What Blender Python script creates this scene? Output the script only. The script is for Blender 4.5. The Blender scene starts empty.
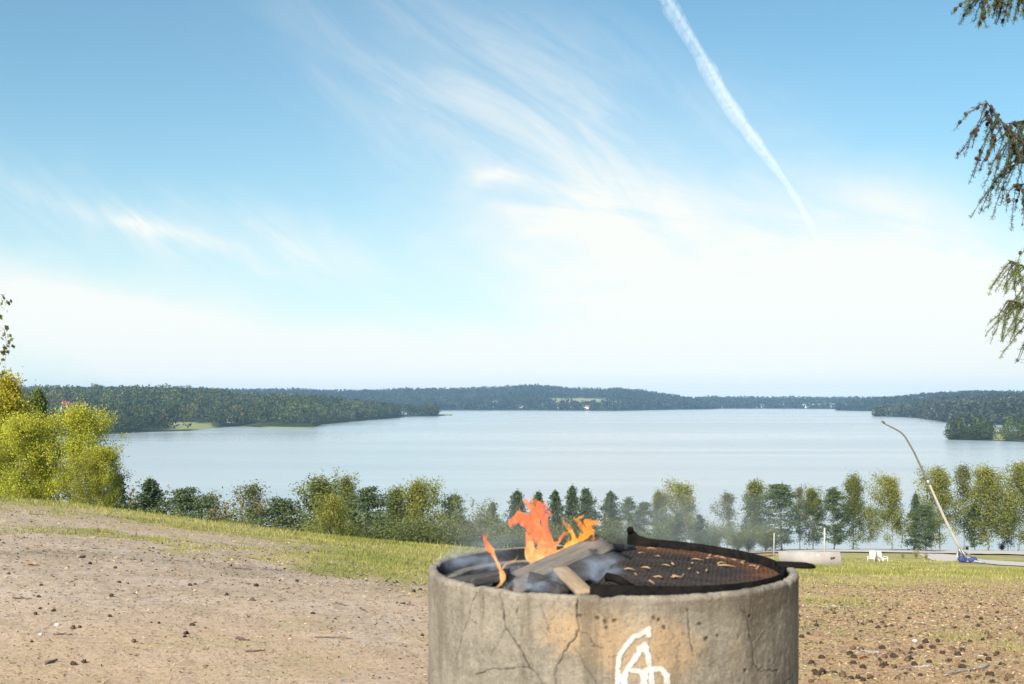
import bpy, bmesh, math, random
import numpy as np
from mathutils import Vector, Matrix, Euler
R = math.radians
rng = np.random.default_rng(7)
random.seed(7)
sc = bpy.context.scene
COL = sc.collection

# ------------------------------------------------------------------ camera constants
F = 1180.0; CX = 512.0; HY = 399.0; ZC = 1.5; LAKE = -25.5
def P(px, py, Y):
    return np.array([(px-CX)/F*Y, Y, ZC-(py-HY)/F*Y])

# ------------------------------------------------------------------ helpers
def link(o, parent=None):
    COL.objects.link(o)
    if parent is not None: o.parent = parent
    return o
def tag(o, label=None, cat=None, group=None, kind=None):
    if label: o['label'] = label
    if cat: o['category'] = cat
    if group: o['group'] = group
    if kind: o['kind'] = kind
    return o
def empty(name, loc=(0,0,0), rz=0.0, scale=1.0):
    o = bpy.data.objects.new(name, None); o.empty_display_size = .2
    o.location = loc; o.rotation_euler = (0,0,rz); o.scale = (scale,)*3
    return link(o)
def mesh_np(name, V, Fc, mat=None, parent=None, smooth=False, tint=None, attrs=None):
    """V (n,3); Fc = (m,k) array or list of such arrays"""
    V = np.asarray(V, np.float32)
    if not isinstance(Fc, list): Fc = [Fc]
    Fc = [np.asarray(f, np.int32) for f in Fc if len(f)]
    me = bpy.data.meshes.new(name)
    me.vertices.add(len(V)); me.vertices.foreach_set('co', V.ravel())
    loops = np.concatenate([f.ravel() for f in Fc])
    tot = np.concatenate([np.full(len(f), f.shape[1], np.int32) for f in Fc])
    start = np.concatenate([[0], np.cumsum(tot)[:-1]]).astype(np.int32)
    me.loops.add(len(loops)); me.loops.foreach_set('vertex_index', loops)
    me.polygons.add(len(tot)); me.polygons.foreach_set('loop_start', start)
    try: me.polygons.foreach_set('loop_total', tot)
    except Exception: pass
    me.update(calc_edges=True)
    me.validate()
    if smooth: me.polygons.foreach_set('use_smooth', np.ones(len(me.polygons), bool))
    if tint is not None:
        a = me.color_attributes.new('tint', 'FLOAT_COLOR', 'POINT')
        c = np.ones((len(V),4), np.float32); c[:,:3] = tint
        a.data.foreach_set('color', c.ravel())
    if attrs:
        for k, v in attrs.items():
            a = me.attributes.new(k, 'FLOAT', 'POINT'); a.data.foreach_set('value', np.asarray(v, np.float32))
    if mat: me.materials.append(mat)
    return link(bpy.data.objects.new(name, me), parent)

class MB:
    """collects boxes, tubes, lathes into one mesh"""
    def __init__(s): s.V=[]; s.F3=[]; s.F4=[]; s.n=0
    def add(s, V, f4=(), f3=()):
        V=np.asarray(V,float)
        if len(f4): s.F4.append(np.asarray(f4)+s.n)
        if len(f3): s.F3.append(np.asarray(f3)+s.n)
        s.V.append(V); s.n+=len(V)
    def box(s, c, size, M=None, jit=0.0, bevel=0.0):
        x,y,z=[v/2 for v in size]
        if bevel<=0:
            V=np.array([[a,b,d] for d in(-z,z) for b in(-y,y) for a in(-x,x)],float)
            f=[[0,2,3,1],[4,5,7,6],[0,1,5,4],[2,6,7,3],[0,4,6,2],[1,3,7,5]]
            f3=[]
        else:
            bm=bmesh.new(); bmesh.ops.create_cube(bm,size=1)
            for v in bm.verts: v.co=(v.co.x*size[0],v.co.y*size[1],v.co.z*size[2])
            bmesh.ops.bevel(bm,geom=bm.edges[:],offset=bevel,segments=2,affect='EDGES',profile=.5)
            bm.verts.index_update()
            V=np.array([v.co for v in bm.verts]); f=[];f3=[]
            for q in bm.faces:
                ids=[v.index for v in q.verts]
                if len(ids)==4: f.append(ids)
                else:
                    for i in range(1,len(ids)-1): f3.append([ids[0],ids[i],ids[i+1]])
            bm.free()
        if jit: V=V+rng.normal(0,jit,V.shape)
        if M is not None: V=V@np.array(M.to_3x3()).T
        s.add(V+np.asarray(c),f,f3)
    def tube(s, pts, rad, n=8, cap=True, flat=1.0):
        pts=np.asarray(pts,float); rad=np.broadcast_to(np.asarray(rad,float),(len(pts),))
        T=np.gradient(pts,axis=0); T/=np.linalg.norm(T,axis=1)[:,None]+1e-9
        up=np.array([0,0,1.]) if abs(T[0][2])<.9 else np.array([1.,0,0])
        V=[]
        a=np.arange(n)/n*2*math.pi
        for p,t,r in zip(pts,T,rad):
            u=np.cross(t,up); u/=np.linalg.norm(u)+1e-9; w=np.cross(t,u); up=-w
            V.append(p+r*(np.cos(a)[:,None]*u+flat*np.sin(a)[:,None]*w))
        V=np.concatenate(V); f=[]
        for i in range(len(pts)-1):
            for j in range(n):
                k=(j+1)%n; f.append([i*n+j,i*n+k,(i+1)*n+k,(i+1)*n+j])
        f3=[]
        if cap:
            m=len(V); V=np.concatenate([V,[pts[0],pts[-1]]])
            for j in range(n):
                k=(j+1)%n; f3+= [[m,k,j],[m+1,(len(pts)-1)*n+j,(len(pts)-1)*n+k]]
        s.add(V,f,f3)
    def build(s,name,mat,parent=None,smooth=False):
        V=np.concatenate(s.V)
        Fs=[]
        if s.F4: Fs.append(np.concatenate(s.F4))
        if s.F3: Fs.append(np.concatenate(s.F3))
        return mesh_np(name,V,Fs,mat,parent,smooth)

def copy_tree(o, parent=None):
    c=o.copy(); COL.objects.link(c)
    if parent is not None: c.parent=parent
    for ch in list(o.children): copy_tree(ch,c)
    return c

# value noise ---------------------------------------------------------------
def _h(ix,iy,seed):
    n=(ix.astype(np.int64)*374761393+iy.astype(np.int64)*668265263+seed*1442695041)&0xffffffff
    n=((n^(n>>13))*1274126177)&0xffffffff
    return ((n^(n>>16))&0xffff)/65535.0
def vnoise(x,y,seed=0):
    x=np.asarray(x,float); y=np.asarray(y,float)
    ix=np.floor(x); iy=np.floor(y); fx=x-ix; fy=y-iy
    fx=fx*fx*(3-2*fx); fy=fy*fy*(3-2*fy)
    a=_h(ix,iy,seed); b=_h(ix+1,iy,seed); c=_h(ix,iy+1,seed); d=_h(ix+1,iy+1,seed)
    return (a*(1-fx)+b*fx)*(1-fy)+(c*(1-fx)+d*fx)*fy
def fbm(x,y,o=4,seed=0):
    s=0;a=.5;t=0
    for i in range(o):
        s=s+a*vnoise(x*2**i,y*2**i,seed+i*17); t+=a; a*=.5
    return s/t
def sstep(a,b,x):
    t=np.clip((x-a)/(b-a),0,1); return t*t*(3-2*t)

# ------------------------------------------------------------------ shader helper
class NT:
    def __init__(s, tree): s.t=tree; s.n=tree.nodes; s.l=tree.links
    def new(s,typ,**kw):
        n=s.n.new(typ)
        for k,v in kw.items(): setattr(n,k,v)
        return n
    def put(s,sock,v):
        if v is None: return
        if hasattr(v,'is_output') : s.l.new(v,sock)
        else:
            if isinstance(v,(tuple,list)) and len(v)==3 and sock.type=='RGBA': v=(*v,1)
            sock.default_value=v
    def m(s,op,a,b=None,c=None,clamp=False):
        n=s.new('ShaderNodeMath',operation=op,use_clamp=clamp)
        s.put(n.inputs[0],a); s.put(n.inputs[1],b) if b is not None else None
        if c is not None: s.put(n.inputs[2],c)
        return n.outputs[0]
    def ss(s,x,a,b):
        n=s.new('ShaderNodeMapRange',interpolation_type='SMOOTHSTEP')
        s.put(n.inputs[0],x); n.inputs[1].default_value=a; n.inputs[2].default_value=b
        n.inputs[3].default_value=0; n.inputs[4].default_value=1
        return n.outputs[0]
    def mix(s,f,a,b,blend='MIX'):
        n=s.new('ShaderNodeMix',data_type='RGBA',blend_type=blend)
        s.put(n.inputs[0],f); s.put(n.inputs[6],a); s.put(n.inputs[7],b)
        return n.outputs[2]
    def noise(s,scale,vec=None,detail=4,rough=.55,dist=0):
        n=s.new('ShaderNodeTexNoise'); n.inputs['Scale'].default_value=scale
        n.inputs['Detail'].default_value=detail; n.inputs['Roughness'].default_value=rough; n.inputs['Distortion'].default_value=dist
        if vec is not None: s.l.new(vec,n.inputs['Vector'])
        return n.outputs['Fac']
    def vor(s,scale,vec=None,feature='F1',out='Distance'):
        n=s.new('ShaderNodeTexVoronoi',feature=feature); n.inputs['Scale'].default_value=scale
        if vec is not None: s.l.new(vec,n.inputs['Vector'])
        return n.outputs[out]
    def coord(s,which='Object'):
        return s.new('ShaderNodeTexCoord').outputs[which]
    def pos(s): return s.new('ShaderNodeNewGeometry').outputs['Position']
    def attr(s,name,out='Fac'):
        n=s.new('ShaderNodeAttribute'); n.attribute_name=name; return n.outputs[out]
    def map(s,vec,scale=(1,1,1),rot=(0,0,0),loc=(0,0,0)):
        n=s.new('ShaderNodeMapping'); s.l.new(vec,n.inputs[0])
        n.inputs['Scale'].default_value=scale; n.inputs['Rotation'].default_value=rot; n.inputs['Location'].default_value=loc
        return n.outputs[0]
    def bump(s,h,strength=.5,dist=.02,normal=None):
        n=s.new('ShaderNodeBump'); n.inputs['Strength'].default_value=strength; n.inputs['Distance'].default_value=dist
        s.put(n.inputs['Height'],h)
        if normal is not None: s.l.new(normal,n.inputs['Normal'])
        return n.outputs[0]
def material(name):
    m=bpy.data.materials.new(name); m.use_nodes=True
    nt=NT(m.node_tree); nt.n.clear()
    nt.out=nt.new('ShaderNodeOutputMaterial')
    return m,nt
def principled(nt,col,rough=.8,normal=None,spec=.3,metal=0.0,alpha=None):
    b=nt.new('ShaderNodeBsdfPrincipled')
    nt.put(b.inputs['Base Color'],col); nt.put(b.inputs['Roughness'],rough)
    b.inputs['Specular IOR Level'].default_value=spec; nt.put(b.inputs['Metallic'],metal)
    if normal is not None: nt.l.new(normal,b.inputs['Normal'])
    if alpha is not None: nt.put(b.inputs['Alpha'],alpha)
    nt.l.new(b.outputs[0],nt.out.inputs[0])
    return b
def simple(name,c1,c2,scale=8,rough=.8,spec=.3,bump=.2,metal=0,stretch=(1,1,1),bd=.005):
    m,nt=material(name)
    v=nt.map(nt.coord(),stretch)
    f=nt.noise(scale,v,5,.6)
    col=nt.mix(nt.ss(f,.3,.7),c1,c2)
    principled(nt,col,rough,nt.bump(f,bump,bd) if bump else None,spec,metal)
    return m

# ------------------------------------------------------------------ materials
def leaf_mat(name,trans=.35,rough=.6):
    m,nt=material(name)
    c=nt.attr('tint','Color')
    d=nt.new('ShaderNodeBsdfPrincipled'); nt.l.new(c,d.inputs['Base Color']); d.inputs['Roughness'].default_value=rough
    d.inputs['Specular IOR Level'].default_value=.25
    t=nt.new('ShaderNodeBsdfTranslucent')
    c2=nt.mix(.5,c,(1.0,.95,.3),'MULTIPLY'); nt.l.new(c2,t.inputs[0])
    mx=nt.new('ShaderNodeMixShader'); mx.inputs[0].default_value=trans
    nt.l.new(d.outputs[0],mx.inputs[1]); nt.l.new(t.outputs[0],mx.inputs[2]); nt.l.new(mx.outputs[0],nt.out.inputs[0])
    return m
M={}
M['leaf']=leaf_mat('leaf',.4)
M['needle']=leaf_mat('needle',.2)
M['grass']=leaf_mat('grass_blade',.35)
M['litter']=leaf_mat('litter',.1)
def bark(name,c1,c2,c3,sc_=3,zs=.25):
    m,nt=material(name)
    v=nt.map(nt.coord(),(1,1,zs))
    f=nt.noise(sc_*3,v,6,.65); g=nt.noise(sc_,nt.map(nt.coord(),(1,1,2.5)),3,.6)
    col=nt.mix(nt.ss(f,.35,.65),c1,c2); col=nt.mix(nt.ss(g,.58,.66),col,c3)
    principled(nt,col,.9,nt.bump(f,.5,.02),.15)
    return m
M['birch_bark']=bark('birch_bark',(.45,.43,.39),(.30,.28,.25),(.04,.035,.03))
M['pine_bark']=bark('pine_bark',(.10,.07,.05),(.16,.10,.06),(.05,.04,.03))
M['larch_bark']=bark('larch_bark',(.07,.055,.045),(.11,.085,.07),(.04,.035,.03),12)

# ground
def ground_mat():
    m,nt=material('ground_soil')
    p=nt.pos()
    grass=nt.attr('grass'); needle=nt.attr('needle'); gravel=nt.attr('gravel')
    n1=nt.noise(1.2,p,5,.6); n2=nt.noise(9,p,6,.65); n3=nt.noise(60,p,4,.7); n4=nt.noise(.35,p,4,.6)
    # bare soil: grey-beige trodden sand
    soil=nt.mix(nt.ss(n1,.3,.7),(.50,.415,.335),(.40,.315,.245))
    no=nt.noise(45,p,3,.7); soil=nt.mix(nt.m('MULTIPLY',nt.ss(no,.56,.66),.55),soil,(.45,.26,.15))
    soil=nt.mix(nt.m('MULTIPLY',nt.ss(n2,.46,.62),.6),soil,(.25,.17,.11))
    nm=nt.noise(28,p,4,.75); soil=nt.mix(nt.m('MULTIPLY',nt.ss(nm,.53,.64),.55),soil,(.19,.145,.105))
    soil=nt.mix(nt.m('MULTIPLY',nt.ss(n3,.60,.75),.75),soil,(.46,.41,.34))
    soil=nt.mix(nt.m('MULTIPLY',nt.ss(n3,.40,.28),.65),soil,(.13,.10,.075))
    # needle litter: red-brown
    lit=nt.mix(nt.ss(n2,.36,.64),(.40,.235,.125),(.52,.35,.20)); lit=nt.mix(nt.m('MULTIPLY',nt.ss(n1,.45,.65),.55),lit,(.42,.34,.14))
    lit=nt.mix(nt.m('MULTIPLY',nt.ss(n3,.58,.72),.8),lit,(.42,.33,.21))
    lit=nt.mix(nt.m('MULTIPLY',nt.ss(n3,.42,.28),.7),lit,(.10,.065,.04))
    lit=nt.mix(nt.m('MULTIPLY',nt.ss(nm,.52,.62),.6),lit,(.20,.115,.06))
    base=nt.mix(needle,soil,lit)
    gn=nt.noise(2.3,p,6,.7); gf=nt.noise(22,p,4,.7)
    g=nt.mix(nt.ss(gf,.3,.7),(.19,.19,.05),(.33,.29,.10))
    g=nt.mix(nt.ss(n4,.4,.62),g,(.38,.31,.15))
    gm=nt.m('ADD',nt.m('MULTIPLY',nt.m('SUBTRACT',nt.m('ADD',nt.m('MULTIPLY',gn,.65),nt.m('MULTIPLY',gf,.35)),.5),3.2),grass)
    col=nt.mix(nt.ss(gm,.42,.68),base,g)
    h=nt.m('ADD',nt.m('MULTIPLY',n2,.6),nt.m('MULTIPLY',n3,.35))
    principled(nt,col,.95,nt.bump(h,.8,.03),.1)
    return m
M['ground']=ground_mat()
M['road']=simple('gravel_road',(.55,.49,.43),(.44,.39,.34),6,.95,.1,.3)
M['verge']=simple('verge_grass',(.13,.17,.04),(.20,.22,.06),2.5,.95,.1,.3)

def water_mat():
    m,nt=material('lake_water')
    p=nt.pos()
    big=nt.noise(.004,nt.map(p,(.35,1.6,1)),4,.6,.6)
    rip=nt.noise(.35,nt.map(p,(.6,1,1)),4,.7)
    fine=nt.noise(2.2,p,3,.6)
    h=nt.m('ADD',nt.m('MULTIPLY',rip,.35),nt.m('MULTIPLY',fine,.12))
    rough=nt.m('ADD',.17,nt.m('MULTIPLY',nt.ss(big,.36,.64),.10))
    b=principled(nt,(.335,.365,.37),rough,nt.bump(h,.12,.5),.5)
    b.inputs['IOR'].default_value=1.33
    return m
M['water']=water_mat()
M['forest_floor']=simple('forest_floor',(.05,.06,.025),(.08,.085,.04),.02,.95,.1,0)
def hills_mat():
    m,nt=material('hill_ground')
    p=nt.pos(); f=nt.noise(.03,p,6,.7)
    w=nt.mix(nt.ss(f,.35,.65),(.028,.04,.022),(.05,.062,.032))
    col=nt.mix(nt.attr('field'),w,(.26,.27,.12))
    principled(nt,col,1,None,.05); return m
M['hill']=hills_mat()

# ------------------------------------------------------------------ the near terrain
PXC=np.array([-400,0,120,230,340,440,620,800,1024,1400],float)
def prof(lst): return lst
def yz(Y,py): return ZC-(py-HY)/F*Y
COLS=[
 # list of (Y, z)
 [(6.2,0),(10,.05),(15,0),(20,-.05),(28,-.2),(36,-1.2),(60,-5.5),(100,-12),(150,-19.5),(190,-24),(215,-27),(260,-32)],
 [(6.2,0),(10,0),(15,-.22),(20,-.42),(28,yz(28,492.5)),(36,-2.2),(60,-6.6),(100,-13.5),(150,-20.5),(190,-24.3),(215,-27),(260,-32)],
 [(6.2,0),(10,-.02),(15,-.33),(20,-.62),(28,yz(28,508.5)),(36,-2.4),(60,-6.8),(100,-13.8),(150,-20.5),(190,-24.3),(215,-27),(260,-32)],
 [(6.2,0),(10,-.06),(15,-.45),(20,-.85),(28,yz(28,524)),(36,-2.6),(60,-7),(100,-14),(150,-20.5),(190,-24.3),(215,-27),(260,-32)],
 [(6.2,0),(10,-.1),(15,-.58),(20,-1.05),(28,yz(28,535)),(36,-2.9),(60,-7.),(100,-13.8),(150,-20.3),(190,-24.3),(215,-27),(260,-32)],
 [(6.2,0),(10,-.16),(15,-.75),(20,-1.3),(28,yz(28,545)),(38,-3.4),(60,-6.6),(100,-13),(150,-20),(190,-24.2),(215,-27),(260,-32)],
 [(6.2,0),(10,-.3),(15,-1.0),(20,-1.62),(28,yz(28,556)),(40,yz(40,553)),(75,yz(75,553.)),(100,yz(100,555)),(140,-17.6),(190,-23.2),(215,-27),(260,-32)],
 [(6.2,0),(10,-.42),(18,yz(18,588)),(28,yz(28,573)),(40,yz(40,565)),(75,yz(75,557)),(130,yz(130,551.5)),(172,yz(172,549)),(190,yz(190,548.4)),(205,-24.3),(215,-27),(260,-32)],
 [(6.2,0),(10,-.46),(18,yz(18,593)),(28,yz(28,578)),(40,yz(40,570)),(75,yz(75,562.)),(130,yz(130,555)),(172,yz(172,551.4)),(190,yz(190,550.6)),(205,-24.6),(215,-27),(260,-32)],
 [(6.2,0),(10,-.5),(18,-1.6),(28,-3),(40,-4.5),(75,-9.2),(130,-16.2),(172,-21.5),(190,-23.2),(205,-25),(215,-27),(260,-32)],
]
LR=np.linspace(math.log(.4),math.log(262),420)
TAB=np.zeros((len(PXC),len(LR)))
for i,c in enumerate(COLS):
    ys=np.log([6.0*.2]+[a for a,b in c]); zs=[0]+[b for a,b in c]
    t=np.interp(LR,ys,zs)
    k=np.exp(-.5*(np.arange(-9,10)/3.2)**2); k/=k.sum()
    t2=np.convolve(np.pad(t,9,mode='edge'),k,'valid')
    TAB[i]=t2
TH=np.arctan((PXC-CX)/F)
# densify in angle with a smooth (cosine free) interpolation
THD=np.linspace(TH[0],TH[-1],161)
TABD=np.array([np.interp(THD,TH,TAB[:,j]) for j in range(len(LR))]).T
kk=np.exp(-.5*(np.arange(-12,13)/4.5)**2); kk/=kk.sum()
TABD=np.array([np.convolve(np.pad(TABD[:,j],12,mode='edge'),kk,'valid') for j in range(len(LR))]).T
def terrain_z(X,Y,detail=True):
    X=np.asarray(X,float); Y=np.asarray(Y,float)
    th=np.arctan2(X,Y); d=np.hypot(X,Y)
    front=sstep(R(100),R(45),np.abs(th))
    thc=np.clip(th,THD[0],THD[-1])
    depth=np.clip(d*np.where(np.abs(th)<.6,np.cos(thc),np.cos(thc)),.4,261)
    u=(thc-THD[0])/(THD[1]-THD[0]); v=(np.log(depth)-LR[0])/(LR[1]-LR[0])
    i=np.clip(u.astype(int),0,len(THD)-2); j=np.clip(v.astype(int),0,len(LR)-2)
    a=u-i; b=v-j
    z=(TABD[i,j]*(1-a)+TABD[i+1,j]*a)*(1-b)+(TABD[i,j+1]*(1-a)+TABD[i+1,j+1]*a)*b
    z=z*front
    if detail:
        z=z+(fbm(X*.5,Y*.5,3,3)-.5)*.10*sstep(4,12,d)+(fbm(X*2.3,Y*2.3,3,5)-.5)*.035*sstep(3,7,d)*sstep(90,30,d)
        z=z+(fbm(X*9,Y*9,2,9)-.5)*.012*sstep(40,15,d)
    return z
def tz(x,y): return float(terrain_z(np.array([x]),np.array([y]))[0])
def ground_hit(px,py,ymax=215):
    Y=np.exp(np.linspace(math.log(3),math.log(ymax),2500)); X=(px-CX)/F*Y
    d=terrain_z(X,Y)-(ZC-(py-HY)/F*Y)
    k=np.argmax(d>=0)
    if d[k]<0: k=int(np.argmax(np.where(Y<140,d/Y,-9)))
    return X[k],Y[k],terrain_z(X[k:k+1],Y[k:k+1])[0]
def pix(X,Y,Z): return CX+F*X/Y, HY-F*(Z-ZC)/Y

def smask(x,y,pts,w):
    pass
def grass_mask(X,Y,Z):
    """where grass grows: fractions by place on the slope"""
    px=np.where(Y>1,CX+F*X/np.maximum(Y,1),0); py=np.where(Y>1,HY-F*(Z-ZC)/np.maximum(Y,1),900)
    # left of the ring: trodden dirt, grass above/right of its edge
    edge=np.interp(px,[-200,0,120,230,300,360,430,520],[524,531,540,549,557,572,590,600])
    left=sstep(22,-12,py-edge)*.46+.30*sstep(.50,.68,fbm(X*.55+3,Y*.55,3,88))*sstep(34,4,py-edge)
    left=left+.55*np.exp(-((px-345)/75)**2-((py-566)/14)**2)
    left=left+.35*np.exp(-((px-420)/60)**2-((py-556)/13)**2)
    crest=np.interp(px,[0,120,230,340,440],[494,510,526,537,546])
    left=left+.36*sstep(9,1,py-crest)
    left=left-.13*np.exp(-((py-crest-18)/7)**2)*sstep(330,200,px)
    right=np.interp(py,[550,566,578,592,615,650,690],[1.0,.95,.62,.38,.30,.26,.22])
    right=right+.35*np.exp(-((px-955)/45)**2-((py-637)/7)**2)+.3*np.exp(-((px-850)/30)**2-((py-604)/6)**2)+.35*np.exp(-((px-1015)/22)**2-((py-647)/7)**2)+.25*np.exp(-((px-815)/18)**2-((py-602)/9)**2)
    w=sstep(470,620,px)
    g=left*(1-w)+right*w
    far=sstep(30,60,np.hypot(X,Y))
    g=np.maximum(g,far*.85)
    g=np.where(Y<5.0,.12,g)
    return np.clip(g,0,1.1)
def build_terrain():
    fine=np.linspace(R(-33),R(33),640)
    rest=np.linspace(R(33),R(327),90)[1:-1]
    th=np.concatenate([fine,rest]); nth=len(th)
    rr=np.exp(np.linspace(math.log(.5),math.log(255),400)); nr=len(rr)
    TT,RR=np.meshgrid(th,rr,indexing='ij')
    X=(RR*np.sin(TT)).ravel(); Y=(RR*np.cos(TT)).ravel(); Z=terrain_z(X,Y)
    idx=np.arange(nth*nr).reshape(nth,nr)
    i2=np.roll(idx,-1,axis=0)
    f=np.stack([idx[:,:-1],idx[:,1:],i2[:,1:],i2[:,:-1]],-1).reshape(-1,4)
    # centre fan
    c=len(X); X=np.append(X,0);Y=np.append(Y,0);Z=np.append(Z,terrain_z(np.array([0.]),np.array([0.]))[0])
    f3=np.stack([np.full(nth,c),idx[:,0],i2[:,0]],-1)
    g=grass_mask(X,Y,Z)
    px=np.where(Y>1,CX+F*X/np.maximum(Y,1),0)
    needle=sstep(380,640,px)*.9+.18
    needle=np.clip(needle+.38*sstep(.42,.66,fbm(X*.5,Y*.5,3,44))*sstep(11,6.5,np.hypot(X,Y))+.25*sstep(.5,.7,fbm(X*.25+7,Y*.25,3,45)),0,1)
    o=mesh_np('terrain',np.stack([X,Y,Z],1),[f[:,::-1],f3[:,::-1]],M['ground'],None,True,None,{'grass':g,'needle':needle,'gravel':0*g})
    tag(o,kind='structure')
build_terrain()

# lake -----------------------------------------------------------------------
def sheet(name,V,f,mat,kind='structure'):
    o=mesh_np(name,V,f,mat); tag(o,kind=kind); return o
sheet('lake_water',[(-4700,120,LAKE),(4700,120,LAKE),(4700,7400,LAKE),(-4700,7400,LAKE)],np.array([[0,1,2,3]]),M['water'])

# gravel road on the right, following the slope -----------------------------------
def strip(name,pxpy_a,pxpy_b,mat,lift=.06,n=40):
    """band of ground between two lines on the slope (points picked where they lie on the ground)"""
    A=np.array([((q-CX)/F*y,y) for q,y in pxpy_a]); B=np.array([((q-CX)/F*y,y) for q,y in pxpy_b])
    def res(L):
        s=np.linspace(0,len(L)-1,n); return np.stack([np.interp(s,range(len(L)),L[:,k]) for k in(0,1)],1)
    A=res(A);B=res(B); m=10; V=[]
    for t in np.linspace(0,1,m):
        q=A*(1-t)+B*t; V.append(np.column_stack([q,terrain_z(q[:,0],q[:,1])+lift]))
    V=np.concatenate(V); idx=np.arange(m*n).reshape(m,n)
    f=np.stack([idx[:-1,:-1],idx[1:,:-1],idx[1:,1:],idx[:-1,1:]],-1).reshape(-1,4)
    o=mesh_np(name,V,f,mat,None,True); tag(o,kind='structure'); return o

# ------------------------------------------------------------------ leaves
def quads(C,size,tint,asp=.55,droop=0.0,r=rng,flat=0.0):
    """rhombic leaves at C (n,3); size (n,) length; returns V,F,T"""
    n=len(C)
    a=r.normal(size=(n,3)); a[:,2]-=droop; a/=np.linalg.norm(a,axis=1)[:,None]
    b=r.normal(size=(n,3)); 
    if flat: a[:,2]*=(1-flat); b[:,2]*=(1-flat); a/=np.linalg.norm(a,axis=1)[:,None]
    b-=a*np.sum(a*b,1)[:,None]; b/=np.linalg.norm(b,axis=1)[:,None]+1e-9
    s=np.asarray(size)[:,None]/2
    V=np.stack([C-a*s,C+b*s*asp,C+a*s,C-b*s*asp],1).reshape(-1,3)
    Fq=np.arange(n*4).reshape(n,4)
    T=np.repeat(tint,4,axis=0)
    return V,Fq,T
def lerp(a,b,t): 
    t=np.asarray(t)[...,None]; return np.asarray(a)*(1-t)+np.asarray(b)*t

KIND={
 # crown base, width/height, limbs, slope, leaf size/height, tints, top tint
 'birch': dict(base=.07,w=.76,nb=54,slope=.75,leaf=.021,c1=(.075,.100,.028),c2=(.175,.205,.058),top=(.28,.275,.065),mat='leaf',bark='birch_bark',cl=6,npc=46,droop=.6,sp=.034),
 'birch_yellow': dict(base=.07,w=.78,nb=56,slope=.7,leaf=.021,c1=(.125,.145,.030),c2=(.27,.28,.065),top=(.40,.37,.08),mat='leaf',bark='birch_bark',cl=6,npc=46,droop=.6,sp=.034),
 'sparse_birch': dict(base=.12,w=.64,nb=38,slope=.9,leaf=.019,c1=(.09,.11,.038),c2=(.165,.18,.06),top=(.24,.22,.065),mat='leaf',bark='birch_bark',cl=6,npc=28,droop=.6,sp=.032),
 'pine': dict(base=.09,w=.76,nb=58,slope=.28,leaf=.022,c1=(.042,.074,.034),c2=(.100,.138,.058),top=(.13,.155,.06),mat='needle',bark='pine_bark',cl=5,npc=46,droop=0,sp=.034),
 'spruce': dict(base=.03,w=.74,nb=170,slope=-.10,leaf=.020,c1=(.034,.062,.030),c2=(.082,.118,.052),top=(.11,.14,.056),mat='needle',bark='pine_bark',cl=10,npc=8,droop=.8,sp=.010),
 'willow': dict(base=.05,w=.95,nb=50,slope=1.1,leaf=.024,c1=(.13,.15,.06),c2=(.24,.25,.11),top=(.26,.26,.11),mat='leaf',bark='pine_bark',cl=8,npc=22,droop=.3,sp=.034),
 'bush': dict(base=.03,w=.95,nb=50,slope=1.2,leaf=.032,c1=(.13,.095,.035),c2=(.24,.18,.06),top=(.28,.21,.06),mat='leaf',bark='pine_bark',cl=8,npc=14,droop=.2,sp=.04),
 'shrub': dict(base=.03,w=1.15,nb=50,slope=1.2,leaf=.030,c1=(.095,.130,.042),c2=(.19,.22,.07),top=(.21,.21,.065),mat='leaf',bark='pine_bark',cl=8,npc=17,droop=.2,sp=.05),
}
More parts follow.
